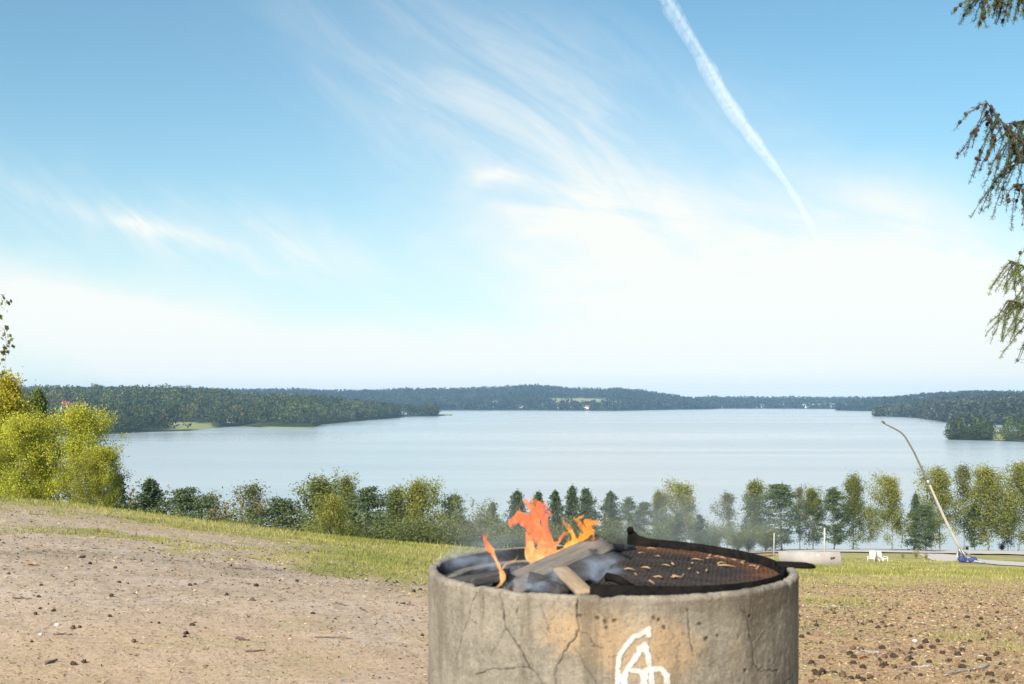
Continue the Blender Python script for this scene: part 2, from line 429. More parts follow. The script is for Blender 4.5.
def tree_geo(kind,H,seed,wmul=1.0,leafmul=1.0,dens=1.0,tints=None):
    k=dict(KIND[kind]); r=np.random.default_rng(seed)
    if tints: k.update(tints)
    W=k['w']*H*wmul
    mb=MB()
    nz=9; zt=np.linspace(0,H*.98,nz)
    bend=np.cumsum(r.normal(0,.006*H,(nz,2)),0); bend-=bend[0]
    tp=np.column_stack([bend,zt]); tr=.0085*H*(1-zt/H)**.8+.001*H
    tr[0]*=1.35
    mb.tube(tp,tr,7)
    C=[];cl=[];ends=[]
    nb=int(k['nb']*dens); az0=r.uniform(0,6.28)
    for i in range(nb):
        t=k['base']+(1-k['base'])*((i+r.random())/nb)**.92
        if kind=='spruce': t=k['base']+(1-k['base'])*min(.995,(round(t*22)+r.normal(0,.12))/22) if t<.93 else t
        t=max(k['base'],min(.995,t))
        s=(t-k['base'])/(1-k['base'])
        if kind=='spruce': L=W/2*(max(0,1-s)**.78)*(.45+.7*r.random())+.004*H
        elif kind=='pine': L=W/2*min(1,.6+.8*s)*(1-s**1.9)**.8*r.choice([.4,.7,1.0,1.15])*r.uniform(.85,1.1)+.02*H
        elif kind in('willow','bush','shrub'): L=W/2*(.5+.7*r.random())*(1-.6*s)
        else: L=W/2*(math.sin(math.pi*min(1,(.33+.67*s))**1.05)**.9)*r.choice([.4,.65,.9,1.1])*r.uniform(.85,1.1)+.015*H
        az=i*2.39996+r.normal(0,.5)
        if kind not in('spruce',): L*=1+.32*math.cos(az-az0)+.22*math.sin(3*az+7*s+az0)
        sl=k['slope']*(1.0 if kind!='spruce' else (1-2.8*s))+r.normal(0,.12)
        if kind in('birch','birch_yellow','sparse_birch'): sl+=.5*s
        d=np.array([math.cos(az),math.sin(az),sl]); d/=np.linalg.norm(d)
        p0=np.array([np.interp(t*H,zt,tp[:,0]),np.interp(t*H,zt,tp[:,1]),t*H*.97])
        if kind in('willow','bush','shrub'): p0[2]*=.35; d=np.array([math.cos(az)*.6,math.sin(az)*.6,1.0+r.random()]);d/=np.linalg.norm(d); L=H*(.35+.5*r.random())
        p1=p0+d*L; mid=(p0+p1)/2+np.array([0,0,.03*L])
        mb.tube([p0,mid,p1],[.0030*H*(1-.6*s),.0020*H*(1-.5*s),.0007*H],4,cap=False)
        hue=r.random()
        lo=.1 if kind=='spruce' else (.55 if kind in('birch','birch_yellow','sparse_birch','pine') and L>.1*H else .25)
        for j in range(k['cl']):
            u=lo+(1.05-lo)*(j+r.random())/k['cl']
            c=p0+(p1-p0)*u+r.normal(0,1,3)*np.array([1,1,.7])*W*(.035 if kind!='spruce' else .02)*(.4+u)
            if kind=='spruce': c[2]-=.010*H*u
            n=max(3,int(k['npc']*r.uniform(.5,1.5)*dens))
            sp=k['sp']*H
            if kind=='pine': pts=c+r.normal(0,1,(n,3))*np.array([sp*1.15,sp*1.15,sp*.34])
            else:
                pts=c+r.normal(0,1,(n,3))*np.array([sp,sp,sp*(1.15 if k['droop'] else .8)])
            C.append(pts); cl.append(np.full(n,np.clip(hue*.7+.3*r.random(),0,1)))
    # leader tuft
    pts=tp[-1]+r.normal(0,1,(int(24),3))*np.array([.01*H,.01*H,.025*H]); C.append(pts); cl.append(r.random(24))
    C=np.concatenate(C); cl=np.concatenate(cl); C[:,2]=np.maximum(C[:,2],.01*H)
    hz=C[:,2]/H
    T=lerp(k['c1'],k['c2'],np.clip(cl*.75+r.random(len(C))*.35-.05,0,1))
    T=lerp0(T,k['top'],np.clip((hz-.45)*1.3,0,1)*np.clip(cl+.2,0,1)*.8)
    T*= r.uniform(.8,1.2,(len(C),1))
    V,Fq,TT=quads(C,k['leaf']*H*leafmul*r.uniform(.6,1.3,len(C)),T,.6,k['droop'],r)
    return mb,V,Fq,TT,k
def lerp0(A,b,t): return A*(1-t[:,None])+np.asarray(b)*t[:,None]
def make_tree(name,kind,H,seed,**kw):
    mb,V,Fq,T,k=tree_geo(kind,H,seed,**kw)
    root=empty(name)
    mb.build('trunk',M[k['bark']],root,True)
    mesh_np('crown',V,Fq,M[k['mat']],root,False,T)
    return root
TREENAME={'birch':'birch_tree','birch_yellow':'birch_tree','sparse_birch':'birch_tree','pine':'pine_tree','spruce':'spruce_tree','willow':'willow_shrub','bush':'bush','shrub':'shrub'}
protos={}
used={}
def plant(kind,px,top,Y,label,var=0,wmul=1.0,cat=None,group='trees along the lake shore',sink=.1):
    X=(px-CX)/F*Y; zb=tz(X,Y)-sink; zt=ZC-(top-HY)/F*Y; H=zt-zb
    key=(kind,var)
    if key not in protos:
        protos[key]=make_tree(TREENAME[kind],kind,10.0,100+len(protos)*7+var)
        o=protos[key]
    else:
        o=copy_tree(protos[key])
    o.location=(X,Y,zb); o.rotation_euler=(0,0,random.uniform(0,6.28)); s=H/10.0
    wm=wmul*{'spruce':1.2,'pine':1.05}.get(kind,1.08 if kind not in('bush','shrub','willow') else 1.1)
    o.scale=(s*wm,s*wm,s)
    c=cat or {'willow':'shrub','bush':'bush','shrub':'shrub'}.get(kind,'tree')
    tag(o,label,c,group)
    return o
SHORE=[
 # kind, px, top py, Y, width mul, variant, label
 ('spruce',121,473,70,.9,0,'dark narrow spruce half behind the yellow-green birch sapling at the crest'),
 ('bush',134,489,75,1,0,'small rust-brown bush between dark narrow spruce and bright green spruce'),
 ('spruce',154,478,70,1.25,1,'broad bright green spruce, first full conifer right of the yellow birches'),
 ('pine',187,489,85,1.15,0,'bushy round-topped pine between the broad green spruce and thin dark birch'),
 ('sparse_birch',211,496,95,1.0,0,'low thin dark birch right of the bushy round-topped pine'),
 ('bush',240,503,95,1.1,1,'brown-yellow bush at the foot of a slim birch above the grassy crest'),
 ('sparse_birch',253,487,100,1.05,1,'slim loose birch standing behind the brown-yellow bush'),
 ('pine',280,499,95,1.3,1,'low spreading open pine left of the big dark-green rounded birch'),
 ('birch',322,482,95,1.15,0,'big dark-green rounded birch with a yellow sapling before it'),
 ('birch_yellow',334,500,80,.85,0,'short yellow-green birch sapling in front of the big dark-green birch'),
 ('birch',348,481,110,.62,1,'narrow tall birch just right of the big dark-green rounded birch'),
 ('pine',370,488,100,.95,2,'pointed dense green pine between the narrow birch and the olive birch'),
 ('birch',397,491,105,.85,0,'olive-green birch second left of the tall pointed shore birch'),
 ('birch_yellow',416,485,105,.95,1,'tall pointed olive-yellow birch left of the dark leaning pine'),
 ('pine',452,495,105,.8,0,'dark crooked pine left of the pale willow shrub'),
 ('willow',474,503,95,.85,0,'pale grey-green rounded willow shrub left of the flames'),
 ('spruce',493,502,135,.9,0,'small smoke-blurred spruce above the thin left flame'),
 ('spruce',516,490,140,.95,1,'smoke-blurred spruce right behind the head of the tall flame'),
 ('spruce',538,491,145,.8,0,'spruce whose tip shows just right of the tall flame'),
 ('spruce',555,490,150,.8,1,'spruce whose tip rises between the tall and the right flame'),
 ('spruce',571,485,150,.75,0,'slender pointed spruce above the right flame, taller of two there'),
 ('spruce',586,488,145,.95,1,'brownish full spruce just right of the slender pointed spruce'),
 ('spruce',611,491,145,1.0,0,'dark conical spruce above the raised corner plate of the grill'),
 ('pine',629,498,145,.7,1,'small pine between the dark conical spruce and the low round pine'),
 ('pine',643,502,150,.8,2,'low round pine left of the big yellow-topped birch'),
 ('birch',659,494,160,.55,1,'slim ragged birch at the left side of the big yellow-topped birch'),
 ('birch_yellow',685,487,160,1.05,0,'big broad birch with a yellow-green top above the middle of the grill'),
 ('spruce',676,512,135,1.1,1,'low dark spruce in front of the big broad yellow-topped birch, left one'),
 ('spruce',699,514,135,1.1,0,'low dark spruce in front of the big broad yellow-topped birch, right one'),
 ('willow',714,521,150,.8,0,'small bright pale-green shrub left of the thin pale birch'),
 ('sparse_birch',727,495,165,1.05,0,'thin pale airy birch between pale-green shrub and leaning birch'),
 ('birch',754,484,170,.75,1,'tall ragged birch above the left end of the grey board'),
 ('pine',782,484,165,1.1,0,'massive grey-green pine in drifting smoke behind the grey board'),
 ('sparse_birch',800,489,172,.6,1,'very thin pole-like birch right of the massive smoky pine'),
 ('birch',813,491,172,.75,0,'pale birch with smoke before it, left of the dark open pine'),
 ('pine',834,488,170,.85,1,'dark open-branched pine above the right end of the grey board'),
 ('birch',853,478,172,.75,1,'tall loose birch right of the dark open pine'),
 ('sparse_birch',870,509,172,.9,0,'small pale birch behind the white chairs'),
 ('birch_yellow',892,480,165,.85,1,'dense yellowish column-shaped birch just right of the white chairs'),
 ('spruce',915,493,172,.6,0,'narrow dark spruce right of the dense yellowish birch'),
 ('pine',926,505,160,1.0,2,'wide low dark pine left of the foot of the leaning pole'),
 ('birch_yellow',940,472,175,.85,0,'yellow-green birch crossed by the leaning pole'),
 ('sparse_birch',964,468,178,.85,1,'tall slender yellow birch just right of the leaning pole'),
 ('pine',975,504,176,.7,0,'low dark pine below the tall slender yellow birch'),
 ('birch_yellow',988,471,175,.95,1,'broad golden-green birch second from the right picture edge'),
 ('birch_yellow',1018,467,175,.95,0,'tall golden-green birch cut by the right picture edge'),
 ('birch',1008,498,182,.6,1,'short green birch between the two broad golden-green birches'),
]
for i,(k,px,top,Y,w,var,lab) in enumerate(SHORE): plant(k,px,top,Y,lab,i%4 if k in('birch','birch_yellow','pine') else i%3,w)
UNDER=[(104,504,62),(142,510,62),(172,510,75),(226,517,82),(298,517,86),(352,514,85),(384,517,88),(404,519,90),(430,518,92),(441,520,92),(462,517,95),(488,521,120),(505,523,125),(528,523,128),(548,522,130),(563,521,132),(598,520,135),(622,522,138),(649,523,142),(668,524,142),(708,526,150),(738,525,155),(748,528,158),(766,524,160)]
for i,(px,top,Y) in enumerate(UNDER):
    plant('shrub',px,top,Y,'green leafy shrub filling the gap between the trunks of the shore trees',i%2,random.uniform(.9,1.5),None,'shrubs between the shore trees')
# yellow birch saplings and larch on the near left crest
def near_tree(kind,name,px,top,Y,label,seed,cat='tree',**kw):
    X=(px-CX)/F*Y; zb=tz(X,Y)-.05; H=ZC-(top-HY)/F*Y-zb
    o=make_tree(name,kind,H,seed,**kw); o.location=(X,Y,zb)
    tag(o,label,cat,'trees on the left crest'); return o
YEL=dict(c1=(.24,.28,.035),c2=(.52,.51,.06),top=(.58,.54,.07),base=.04)
near_tree('birch_yellow','birch_tree',4,381,37,'yellow birch sapling with orange leaves at the left picture edge',11,wmul=.8,leafmul=.8,dens=1.4,tints=dict(YEL,c2=(.50,.42,.035),top=(.54,.40,.035)))
near_tree('birch_yellow','birch_tree',20,420,35,'low yellow-green birch sapling in front of the fuzzy green larch',14,wmul=1.25,leafmul=.85,dens=1.4,tints=YEL)
near_tree('spruce','larch_tree',38,387,39,'fuzzy mid-green larch between two yellow birch saplings',12,wmul=.75,leafmul=.75,dens=1.4,tints=dict(c1=(.06,.10,.022),c2=(.13,.18,.04),top=(.15,.2,.045)))
near_tree('birch_yellow','birch_tree',78,412,35,'full yellow-green birch sapling standing right of the fuzzy larch',13,wmul=1.05,leafmul=.72,dens=1.5,tints=YEL)
near_tree('birch_yellow','birch_tree',99,452,34,'short yellow-green birch sapling at the right end of the yellow group',22,wmul=1.35,leafmul=.9,dens=1.4,tints=dict(YEL,c1=(.15,.17,.025),c2=(.30,.30,.035)))

# ------------------------------------------------------------------ far land
def far_land(name,cols,depth,mat,seed,lake=LAKE,rows=40,ncol=220,rough=2.0,fields=(),treeh=0):
    """cols: (px, shore_py, top_py) ; depth: ridge distance behind the shore (scalar or per-column list)"""
    c=np.array(cols,float); px=np.linspace(c[0,0],c[-1,0],ncol)
    sh=np.interp(px,c[:,0],c[:,1]); tp=np.interp(px,c[:,0],c[:,2])
    dp=np.interp(px,c[:,0],depth) if not np.isscalar(depth) else np.full(ncol,float(depth))
    Ys=(ZC-lake)*F/(sh-HY); Yr=Ys+dp
    zr=ZC-(tp-HY)/F*Yr-treeh
    s=np.concatenate([[-.02],np.linspace(0,1,rows),[1.25,1.7]])
    S,PX=np.meshgrid(s,px,indexing='ij')
    YY=Ys[None]+S*dp[None]; XX=(PX-CX)/F*YY
    rise=np.maximum(zr-lake,.5)[None]
    pr=np.where(S<0,-.1,np.where(S<=1,np.sin(np.clip(S,0,1)*math.pi/2)**1.15,1-(S-1)*.9))
    ZZ=lake+rise*pr+(fbm(XX*.004,YY*.004,4,seed)-.5)*rough*sstep(0,.3,S)
    ZZ=np.where(S<0,lake-2,ZZ)
    fl=np.zeros_like(XX)
    py=HY-F*(ZZ-ZC)/YY
    for (x0,x1,y0,y1) in fields:
        cx,cy,rx,ry=(x0+x1)/2,(y0+y1)/2,(x1-x0)/2,(y1-y0)/2
        fl=np.maximum(fl,sstep(1.25,.8,np.maximum(np.abs(PX-cx)/rx,np.abs(py-cy)/ry)+.35*(vnoise(PX*.15,py*.5,seed)-.5)))
    nr=len(s); idx=np.arange(nr*ncol).reshape(nr,ncol)
    f=np.stack([idx[:-1,:-1],idx[:-1,1:],idx[1:,1:],idx[1:,:-1]],-1).reshape(-1,4)
    o=mesh_np(name,np.stack([XX,YY,ZZ],-1).reshape(-1,3),f,mat,None,True,None,{'field':fl.ravel()})
    tag(o,kind='structure')
    def sample(n,r,smax=1.05,bias=1.0):
        q=r.random(n)*(ncol-1.01); w=(r.random(n)**bias)*smax
        i=q.astype(int); a=q-i
        sy=np.interp(q,np.arange(ncol),Ys)+w*np.interp(q,np.arange(ncol),dp)
        fx=np.interp(q,np.arange(ncol),px)
        v=np.interp(w,s,np.arange(nr)); j=np.clip(v.astype(int),0,nr-2); b=v-j
        g=lambda A:(A[j,i]*(1-a)+A[j,i+1]*a)*(1-b)+(A[j+1,i]*(1-a)+A[j+1,i+1]*a)*b
        z=g(ZZ); ff=g(fl)
        return (fx-CX)/F*sy,sy,z,ff,fx
    def at(qx,qy):
        """point of the land that lies in direction (px,py)"""
        i=int(np.clip(np.searchsorted(px,qx),0,ncol-1)); col=py[1:rows+1,i]
        k=int(np.argmin(np.abs(col-qy)))+1
        return (qx-CX)/F*YY[k,i],YY[k,i],ZZ[k,i]
    o['_']=0; del o['_']
    return sample,at
def forest(name,label,pts,hgt,wid,k,leaf,cols,seed,conif=.35):
    r=np.random.default_rng(seed)
    X,Y,Z=pts; n=len(X)
    h=hgt*r.uniform(.55,1.3,n); w=wid*r.uniform(.65,1.35,n)
    con=r.random(n)<conif
    u=r.random((n,k)); ang=r.random((n,k))*2*math.pi
    pal=np.array(cols); base=pal[r.integers(0,len(pal),n)]
    base=np.where(con[:,None],base*np.array([.62,.72,.75]),base)
    pt=fbm(X*.006+seed,Y*.003,3,seed); base=base*r.uniform(.6,1.45,(n,1))*(.45+1.1*pt)[:,None]; h=h*(.75+.5*fbm(X*.012,Y*.006,2,seed+3)); T=np.repeat(base,k,0)*r.uniform(.75,1.3,(n*k,1))
    t=r.random((n,k))**.8
    rad_b=np.sqrt(np.clip(1-(2*t-1.0)**2,0,1))*.9+.1; rad_c=(1-t)*.95+.05
    rad=np.where(con[:,None],rad_c,rad_b)*np.sqrt(.25+.75*u)*w[:,None]/2
    C=np.stack([X[:,None]+rad*np.cos(ang),Y[:,None]+rad*np.sin(ang),Z[:,None]+h[:,None]*(.12+.88*t)],-1).reshape(-1,3)
    sz=np.repeat(np.where(con,.8,1.0),k)*leaf*r.uniform(.6,1.3,n*k)
    V,Fq,TT=quads(C,sz,T,.75,.2,r)
    o=mesh_np(name,V,Fq,M['leaf'],None,False,TT)
    tag(o,label,'forest',None,'stuff'); return o
GREENS=[(.055,.085,.030),(.085,.115,.038),(.125,.135,.045),(.048,.070,.032),(.150,.130,.050),(.080,.115,.055),(.04,.062,.028)]
DARK=[(.022,.038,.022),(.036,.052,.026),(.060,.075,.036),(.026,.040,.026)]
# left peninsula
pen_s,pen_at=far_land('peninsula',[(-260,446,396),(0,438,394),(60,436,392.5),(110,434,392),(150,432,392),(190,430.8,392.5),(212,428.2,393),(235,426.6,395),(262,428,397.5),(300,428.6,400.5),(312,428.3,401.5),(322,424.5,402.5),(350,421.7,405.2),(385,418.8,408.5),(415,417.2,410.8),(436,416.2,412.5),(452,415.6,414.9)],
   [900,850,800,780,760,740,720,700,640,560,520,420,300,200,120,70,30],M['hill'],21,rough=5,ncol=300,treeh=9,
   fields=[(168,214,422.5,429.5),(240,314,427,429.5),(58,104,407.5,413.5),(28,60,411,415),(438,452,414,417)])
r=np.random.default_rng(31)
X,Y,Z,ff,fx=pen_s(4300,r,1.1,1.2)
ok=(ff<.35)&(Z>LAKE+.4)&~((fx>246)&(fx<314)&(HY-F*(Z-ZC)/Y>424.5))
hs=np.interp(fx,[300,380,436,452],[1,.8,.55,.3])
forest('forest','mixed green forest covering the left peninsula across the lake',(X[ok],Y[ok],Z[ok]),14.5,12.5,84,2.0,GREENS,41,.3)
# middle hill behind and right of the peninsula
mid_s,mid_at=far_land('hills',[(-300,410.6,386.5),(0,410.6,387.8),(60,410.6,389.5),(120,410.6,391),(190,410.6,391),(250,410.6,391.5),(268,410.6,390.3),(320,410.6,391.8),(371,410.5,392.7),(410,410.5,390.8),(440,410.5,391),(477,410.5,389.8),(500,410.5,388.8),(513,410.5,387.9),(535,410.5,387.0),(548,410.6,388),(575,410.7,390.6),(592,410.8,391.6),(618,410.9,389.8),(640,410.5,391.6),(651,410.2,393.4),(684,409.6,397.8),(700,409.4,400.5),(709,409.2,404),(716,409.2,408)],
   [1500]*19+[1400,1300,1000,700,400,150],M['hill'],22,rough=14,ncol=320,treeh=8,fields=[(552,604,398.6,404.6),(600,632,401,404.4),(484,502,401.5,405)])
X,Y,Z,ff,fx=mid_s(19000,r,1.08,1.3)
ok=(ff<.3)&(fx>-60)&(Z>LAKE+.5)&~((fx<290)&(Y<3600))
forest('forest','dark blue-green wooded hills across the middle of the far shore',(X[ok],Y[ok],Z[ok]),13,11,14,5.5,DARK,42,.5)
# far right ridge
fr_s,fr_at=far_land('hills',[(660,408.7,404),(690,408.7,400.5),(700,408.7,398.5),(715,408.7,397.2),(740,408.6,398.2),(765,408.6,398.8),(800,408.7,398.9),(829,408.9,398.2),(876,409.2,398.8),(930,409.4,399),(1000,409.6,399)],1400,M['hill'],23,rough=10,treeh=8)
X,Y,Z,ff,fx=fr_s(5000,r,1.08,1.3)
forest('forest','hazy blue wooded ridge at the far end of the lake',(X,Y,Z),13,12,10,6.5,DARK,43,.5)
# right hill
rh_s,rh_at=far_land('hills',[(836,410.2,408.5),(850,410.6,404),(876,411.2,399),(902,412,396.8),(931,412.5,394.6),(950,413,393.1),(969,413,392),(1000,413,392.4),(1024,413,393),(1180,413,390),(1320,413,394)],
   [120,400,800,1100,1300,1400,1400,1400,1400,1400,1400],M['hill'],24,rough=10,treeh=9)
X,Y,Z,ff,fx=rh_s(9000,r,1.08,1.2)
forest('forest','long dark wooded hill rising behind the right shore',(X,Y,Z),13,11,14,5.0,DARK,44,.5)
hd_s,hd_at=far_land('headland',[(874,416.4,415.8),(882,416.5,411),(900,417,406.8),(917,418,403.8),(935,420.6,401.5),(949,423,400.2),(985,424.5,398.5),(1024,425.5,397),(1180,430,396),(1320,432,396)],
   [40,250,500,650,700,700,700,700,700,700],M['hill'],25,rough=6,treeh=9)
X,Y,Z,ff,fx=hd_s(6000,r,1.08,1.1)
forest('forest','grey-green forest on the headland behind the wooded point',(X,Y,Z),12.5,9.5,22,3.6,[(.055,.07,.04),(.075,.09,.055),(.095,.105,.065),(.05,.06,.04)],45,.4)
pt_s,pt_at=far_land('headland',[(948,439.6,438.9),(956,440,436.5),(985,440.6,435.6),(1010,441.6,434),(1024,442,431),(1100,444,428),(1300,446,428)],
   [20,70,110,130,140,160,160],M['hill'],26,rough=1.5,treeh=0,fields=[(993,1004,434,440)])
X,Y,Z,ff,fx=pt_s(620,r,1.0,1.0)
ok=ff<.5
forest('forest','small dense wood on the low point at the right picture edge',(X[ok],Y[ok],Z[ok]),10.0,6.5,150,1.05,GREENS[:4],46,.45)
# far blue ridge
far_land('hills',[(-300,407.3,389),(20,407.3,389),(40,407.3,388.3),(70,407.3,387),(110,407.3,386.6),(150,407.3,387.2),(185,407.3,387.6),(225,407.3,389.2),(250,407.3,390.8),(300,407.3,392),(420,407.3,393)],1500,M['hill'],27,lake=-28,rough=9,treeh=0)

# houses -------------------------------------------------------------------
M['wall_white']=simple('house_wall_white',(.72,.71,.68),(.62,.6,.57),.5,.8,.2,0)
M['wall_red']=simple('house_wall_red',(.30,.07,.05),(.24,.06,.045),.5,.8,.2,0)
M['roof_red']=simple('roof_tile_red',(.40,.13,.08),(.32,.10,.07),1,.8,.2,0)
M['roof_grey']=simple('roof_grey',(.20,.2,.21),(.15,.15,.16),1,.8,.2,0)
M['window_dark']=simple('window_glass_dark',(.05,.06,.07),(.07,.08,.09),1,.1,.5,0)
def house(at,px,py,w,d,h,label,wall='wall_white',roof='roof_grey',rz=0,group=None,parts=True):
    x,y,z=at(px,py); root=empty('house',(x,y,z-.5),rz)
    tag(root,label,'house',group)
    m=MB(); m.box((0,0,(h+.5)/2),(w,d,h+.5))
    m.add([(-w/2,-d/2,h+.5),(-w/2,d/2,h+.5),(-w/2,0,h+.5+d*.42)],(),[[0,1,2]]); m.add([(w/2,-d/2,h+.5),(w/2,d/2,h+.5),(w/2,0,h+.5+d*.42)],(),[[1,0,2]])
    m.build('wall',M[wall],root)
    rm=MB(); e=.5; rh=d*.42; zz=h+.53
    for s in(-1,1):
        rm.add([(-w/2-e,s*(d/2+e),zz-e*.84),(w/2+e,s*(d/2+e),zz-e*.84),(w/2+e,0,zz+rh),(-w/2-e,0,zz+rh),(-w/2-e,s*(d/2+e),zz-e*.84+.25),(w/2+e,s*(d/2+e),zz-e*.84+.25),(w/2+e,0,zz+rh+.25),(-w/2-e,0,zz+rh+.25)],
           [[0,1,2,3],[4,5,6,7],[0,1,5,4],[1,2,6,5],[2,3,7,6],[3,0,4,7]])
    rf=rm.build('roof',M[roof],root)
    c=MB(); c.box((w*.2,0,zz+rh+.5),(.8,.8,1.6)); c.build('chimney',M['roof_red'],rf)
    if parts:
        for k in(-.3,0,.3):
            q=MB(); q.box((k*w,-d/2-.03,h*.6+.3),(1.2,.06,1.4)); q.build('window',M['window_dark'],root)
    return root
house(pen_at,68,410.2,15,9,5,'white farmhouse with red tiled roof above the tan field left','wall_white','roof_red',.3)
house(pen_at,97,413.6,16,8,3.2,'low pale house at the right edge of the tan field','wall_white','roof_red',-.2)
house(pen_at,232,423.3,10,7,3.5,'small white cottage in trees by the reed shore','wall_white','roof_grey',.2)
house(pen_at,160,404,10,7,3.5,'small pale house high among the peninsula trees','wall_white','roof_grey',-.3)
house(pen_at,214,399,9,7,3.5,'lone white house near the top of the peninsula forest','wall_white','roof_grey',.1)
FH='tiny pale house among dark trees on the far shore'
for i,(px,py,w) in enumerate([(489,406.5,20),(493,407.5,24),(498,406.2,16),(558,406.4,22),(562,408.4,26),(571,408.6,20),(588,409,22),(545,407,16),(520,408.4,16),(455,407.6,16),(604,408.8,22),(637,405.2,22),(639,403.6,16),(660,406.5,18),(668,404.2,16),(700,405.5,18),(690,407.2,24)]):
    house(mid_at,px,py,w,10,6,FH,'wall_white','roof_grey' if i%3 else 'roof_red',random.uniform(-.6,.6),'pale houses on the far shore',False)
for i,(px,py,w) in enumerate([(812,407.3,26),(818,407.9,30),(824,407.6,24),(829,407.2,22),(835,407.8,30),(841,407.0,24),(806,408,22),(786,407.6,20),(760,408.1,22),(715,408.1,28),(726,408,22)]):
    house(fr_at,px,py,w,12,7,FH,'wall_white','roof_grey',random.uniform(-.6,.6),'pale houses on the far shore',False)

# ------------------------------------------------------------------ haze
def haze():
    m=MB(); x0,x1,y0,y1,z0,z1=-4900,4900,-400,7700,-36,82
    m.box(((x0+x1)/2,(y0+y1)/2,(z0+z1)/2),(x1-x0,y1-y0,z1-z0))
    mat,nt=material('haze_air')
    v=nt.new('ShaderNodeVolumePrincipled'); v.inputs['Color'].default_value=(.45,.70,1.0,1)
    v.inputs['Density'].default_value=HAZE; v.inputs['Anisotropy'].default_value=0.0
    nt.l.new(v.outputs[0],nt.out.inputs['Volume'])
    o=m.build('haze',mat); tag(o,'thin pale haze over the whole lake landscape','haze',None,'stuff')
HAZE=8.5e-5
haze()


# ------------------------------------------------------------------ road and verge on the right
strip('gravel_road',[(690,178),(760,178),(850,178),(920,178),(980,178),(1060,178)],[(690,150),(760,146),(850,143),(920,138),(980,134),(1060,132)],M['road'],.14)
strip('gravel_road',[(912,150),(935,142),(960,124),(985,110),(1023,104),(1060,102)],[(912,138),(925,118),(945,92),(965,76),(1000,68),(1060,66)],M['road'],.045)

# ------------------------------------------------------------------ concrete fire ring
RC=np.array([.326,3.883]); RO=.60; RIM=.949
def ring_hit(px,py):
    """front point of the ring's outer wall seen in that direction: (angle, z)"""
    dx=(px-CX)/F; A=dx*dx+1; B=-2*(dx*RC[0]+RC[1]); C_=RC@RC-RO*RO
    D=max(B*B-4*A*C_,0); Y=(-B-math.sqrt(D))/(2*A)
    return math.atan2(dx*Y-RC[0],-(Y-RC[1])), ZC-(py-HY)/F*Y    # angle 0 faces the camera
def crop(o,s,pts): return [(o[0]+x*s,o[1]+y*s) for x,y in pts]
c2=lambda p:crop((420,560),140/772,p); c3=lambda p:crop((540,580),140/921,p); c4=lambda p:crop((670,570),140/840,p)
CR=[(c2([(128,85),(115,220),(100,330),(110,410),(140,480),(165,580),(185,640)]),.0022,.55),
 (c2([(350,145),(310,180),(285,225),(270,320),(240,390),(220,470),(195,560)]),.0024,.8),
 (c2([(270,320),(310,352)]),.0022,.8),
 (c2([(350,190),(345,280),(340,430)]),.004,.35),
 (c2([(140,275),(165,320)]),.0018,.4),
 (c2([(430,155),(455,260),(470,370),(520,440),(570,520),(600,590),(650,630),(672,690)]),.0030,1.0),
 (c2([(470,385),(420,470),(390,530)]),.0022,.6),
 (c2([(600,590),(500,600),(380,605),(300,635)]),.0026,.85),
 (c2([(540,255),(525,290),(545,320)]),.0028,.7),
 (c2([(665,250),(690,330),(715,410)]),.0024,.6),
 (c3([(245,110),(245,250),(255,320),(215,400),(160,470),(150,520),(105,570),(95,690)]),.0032,1.0),
 (c3([(255,335),(310,350),(350,430),(420,450)]),.0022,.65),
 (c3([(235,450),(270,520),(320,590),(375,690)]),.0026,.8),
 (c3([(0,310),(40,360),(62,440)]),.0020,.5),
 (c3([(840,420),(800,430),(830,470)]),.002,.4),
 (c4([(110,235),(112,330),(125,430),(147,515)]),.0034,.75),
 (c4([(430,235),(470,300),(475,390),(500,450),(507,560),(535,608),(600,605),(650,602)]),.0024,.75),
 (c4([(535,608),(555,580)]),.003,.8),(c4([(742,628),(680,684)]),.0028,.8),
 (c4([(560,350),(520,410),(500,430)]),.0018,.45),(c4([(738,320),(738,370)]),.0035,.6)]
PITS=c3([(262,235),(380,250),(430,275),(488,270),(435,310),(780,260),(820,310),(745,245)])+c4([(180,325),(220,415),(480,275),(285,395),(450,600)])
def to_ring(pts): return np.array([ (a*RO,z) for a,z in (ring_hit(*q) for q in pts)])
def seg_dist(U,W,poly):
    d=np.full(U.shape,9.)
    for (a,b),(c,e) in zip(poly[:-1],poly[1:]):
        L=(c-a)**2+(e-b)**2+1e-12; t=np.clip(((U-a)*(c-a)+(W-b)*(e-b))/L,0,1)
        d=np.minimum(d,np.hypot(U-a-t*(c-a),W-b-t*(e-b)))
    return d
